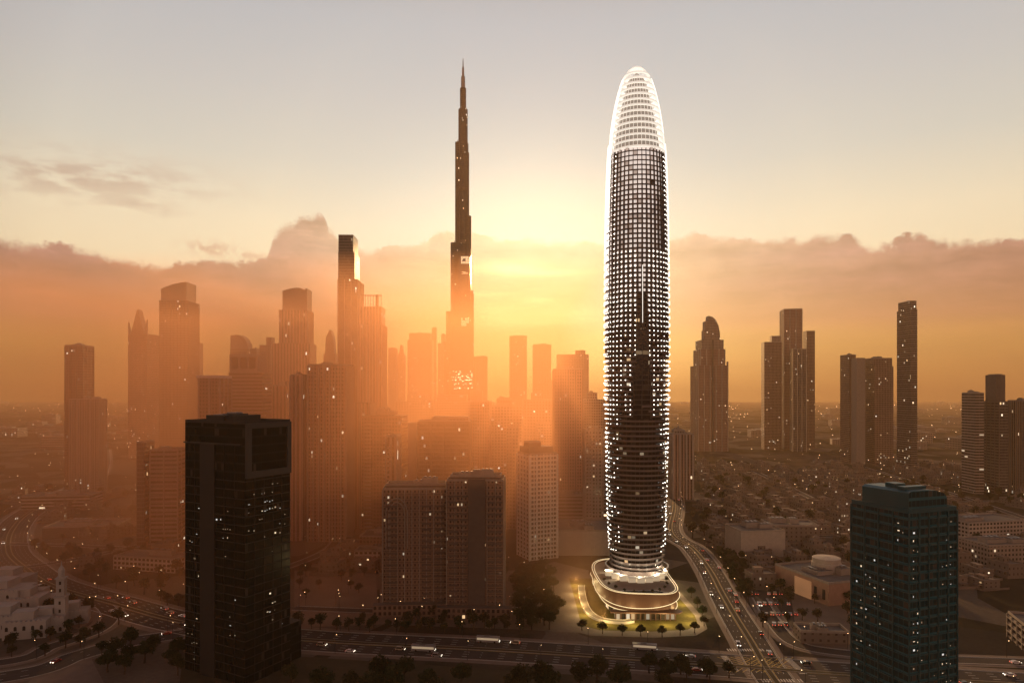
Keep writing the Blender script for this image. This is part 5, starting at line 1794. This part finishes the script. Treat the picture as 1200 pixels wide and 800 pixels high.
def lamp_line(name, gap, offs, label, group, jit=4, ymax=1000):
    path = ROADS[name][0]
    T_ = plen(path)
    for off in offs:
        s = 5.0
        while s < T_:
            q = along(path, s)
            s += gap + rl.uniform(-jit, jit)
            if not q: continue
            x, y, a = q
            if y < 290 or y > ymax or abs(pxof(x, y) - 600) > 640: continue
            put_lamp(x - sin(a) * off, y + cos(a) * off, a + (-pi / 2 if off > 0 else pi / 2), label(x, y), group)
wh_h = lambda x, y: 'lit street lamp on the highway ' + ('bend at left' if pxof(x, y) < 217 else 'below the sandy lot' if pxof(x, y) < 450 else 'below the brown twin blocks' if pxof(x, y) < 680 else 'in front of the lit lawn' if pxof(x, y) < 840 else 'near the teal tower')
lamp_line('highway', 33, (15.0, -15.0), wh_h, 'lamps along the highway')
lamp_line('avenue', 28, (9.8, -9.8), lambda x, y: 'lit street lamp on the avenue ' + ('beside the lit lawn' if y < 430 else 'behind the glowing tower'), 'lamps along the avenue')
lamp_line('ramp', 34, (5.8,), lambda x, y: 'lit lamp on the ramp by the whitewashed houses', 'lamps along the ramp')
lamp_line('slip_road', 44, (8.2,), lambda x, y: 'lit lamp on the slip road at lower left', 'lamps along the slip road')
lamp_line('side_street', 26, (5.2,), lambda x, y: 'lit lamp on the side street near the shop row', 'lamps along the side street')
lamp_line('back_street', 24, (4.8, -4.8), lambda x, y: 'lit lamp on the street behind the brown twin blocks', 'lamps of the back street')
for nm in [k for k in ROADS if k.startswith('villa_street')]: pass
c = 0
for _ in range(2000):
    if c >= 44: break
    y = U(470, 1200)
    x = X(U(800, 1200), y)
    if free(x, y, 1, 2, 2):
        put_lamp(x, y, U(0, 6), 'lit lamp among the villas at right', 'lamps of the villa district'); c += 1
c = 0
for _ in range(2000):
    if c >= 34: break
    x, y = G(U(5, 220), U(545, 740))
    if free(x, y, 1, 2, 2):
        put_lamp(x, y, U(0, 6), 'lit lamp among trees and villas at left', 'lamps of the left district'); c += 1
c = 0
for _ in range(2000):
    if c >= 24: break
    x, y = G(U(345, 690), U(640, 735))
    if free(x, y, 1, 2, 2):
        put_lamp(x, y, U(0, 6), 'lit lamp in the yards around the brown twin blocks', 'lamps of the centre yards'); c += 1

# far-off lights that nobody could count
M_FARL = glow('far_light', (1.0, .62, .30), 5.0)
b = MB()
rr_ = random.Random(66)
for k in range(1100):
    y = 800 * (7.5 ** rr_.random())
    x = y * rr_.uniform(-.78, .78)
    if rr_.random() < .5:
        x = round(x / (y * .11)) * (y * .11) + rr_.gauss(0, y * .01)
    if in_foot(x, y, 6): continue
    s = y * .00034 * rr_.choice((.5, .7, 1.0, 1.5))
    b.octa((x, y, rr_.uniform(4, 12)), s, M_FARL)
tag(b.build('distant_city_lights'), kind='stuff')

# ------------------------------------------------------------------ labels that would repeat say which one, as seen from the camera
ORD = 'first second third fourth fifth sixth seventh eighth ninth tenth eleventh twelfth'.split()
by = {}
for o in S.objects:
    if 'label' in o:
        by.setdefault(o['label'], []).append(o)
for lab, L_ in by.items():
    if len(L_) < 2: continue
    L_.sort(key=lambda o: o.location.y)
    nr = -(-len(L_) // 12)
    per = -(-len(L_) // nr)
    for r_ in range(nr):
        row = sorted(L_[r_ * per:(r_ + 1) * per], key=lambda o: o.location.x / o.location.y)
        for i, o in enumerate(row):
            where = '' if nr == 1 else ', nearest row' if r_ == 0 else ', rearmost row' if r_ == nr - 1 else ', %s row' % ORD[r_]
            o['label'] = lab + where + (', leftmost' if i == 0 else ', rightmost' if i == len(row) - 1 else ', %s from left' % ORD[i])
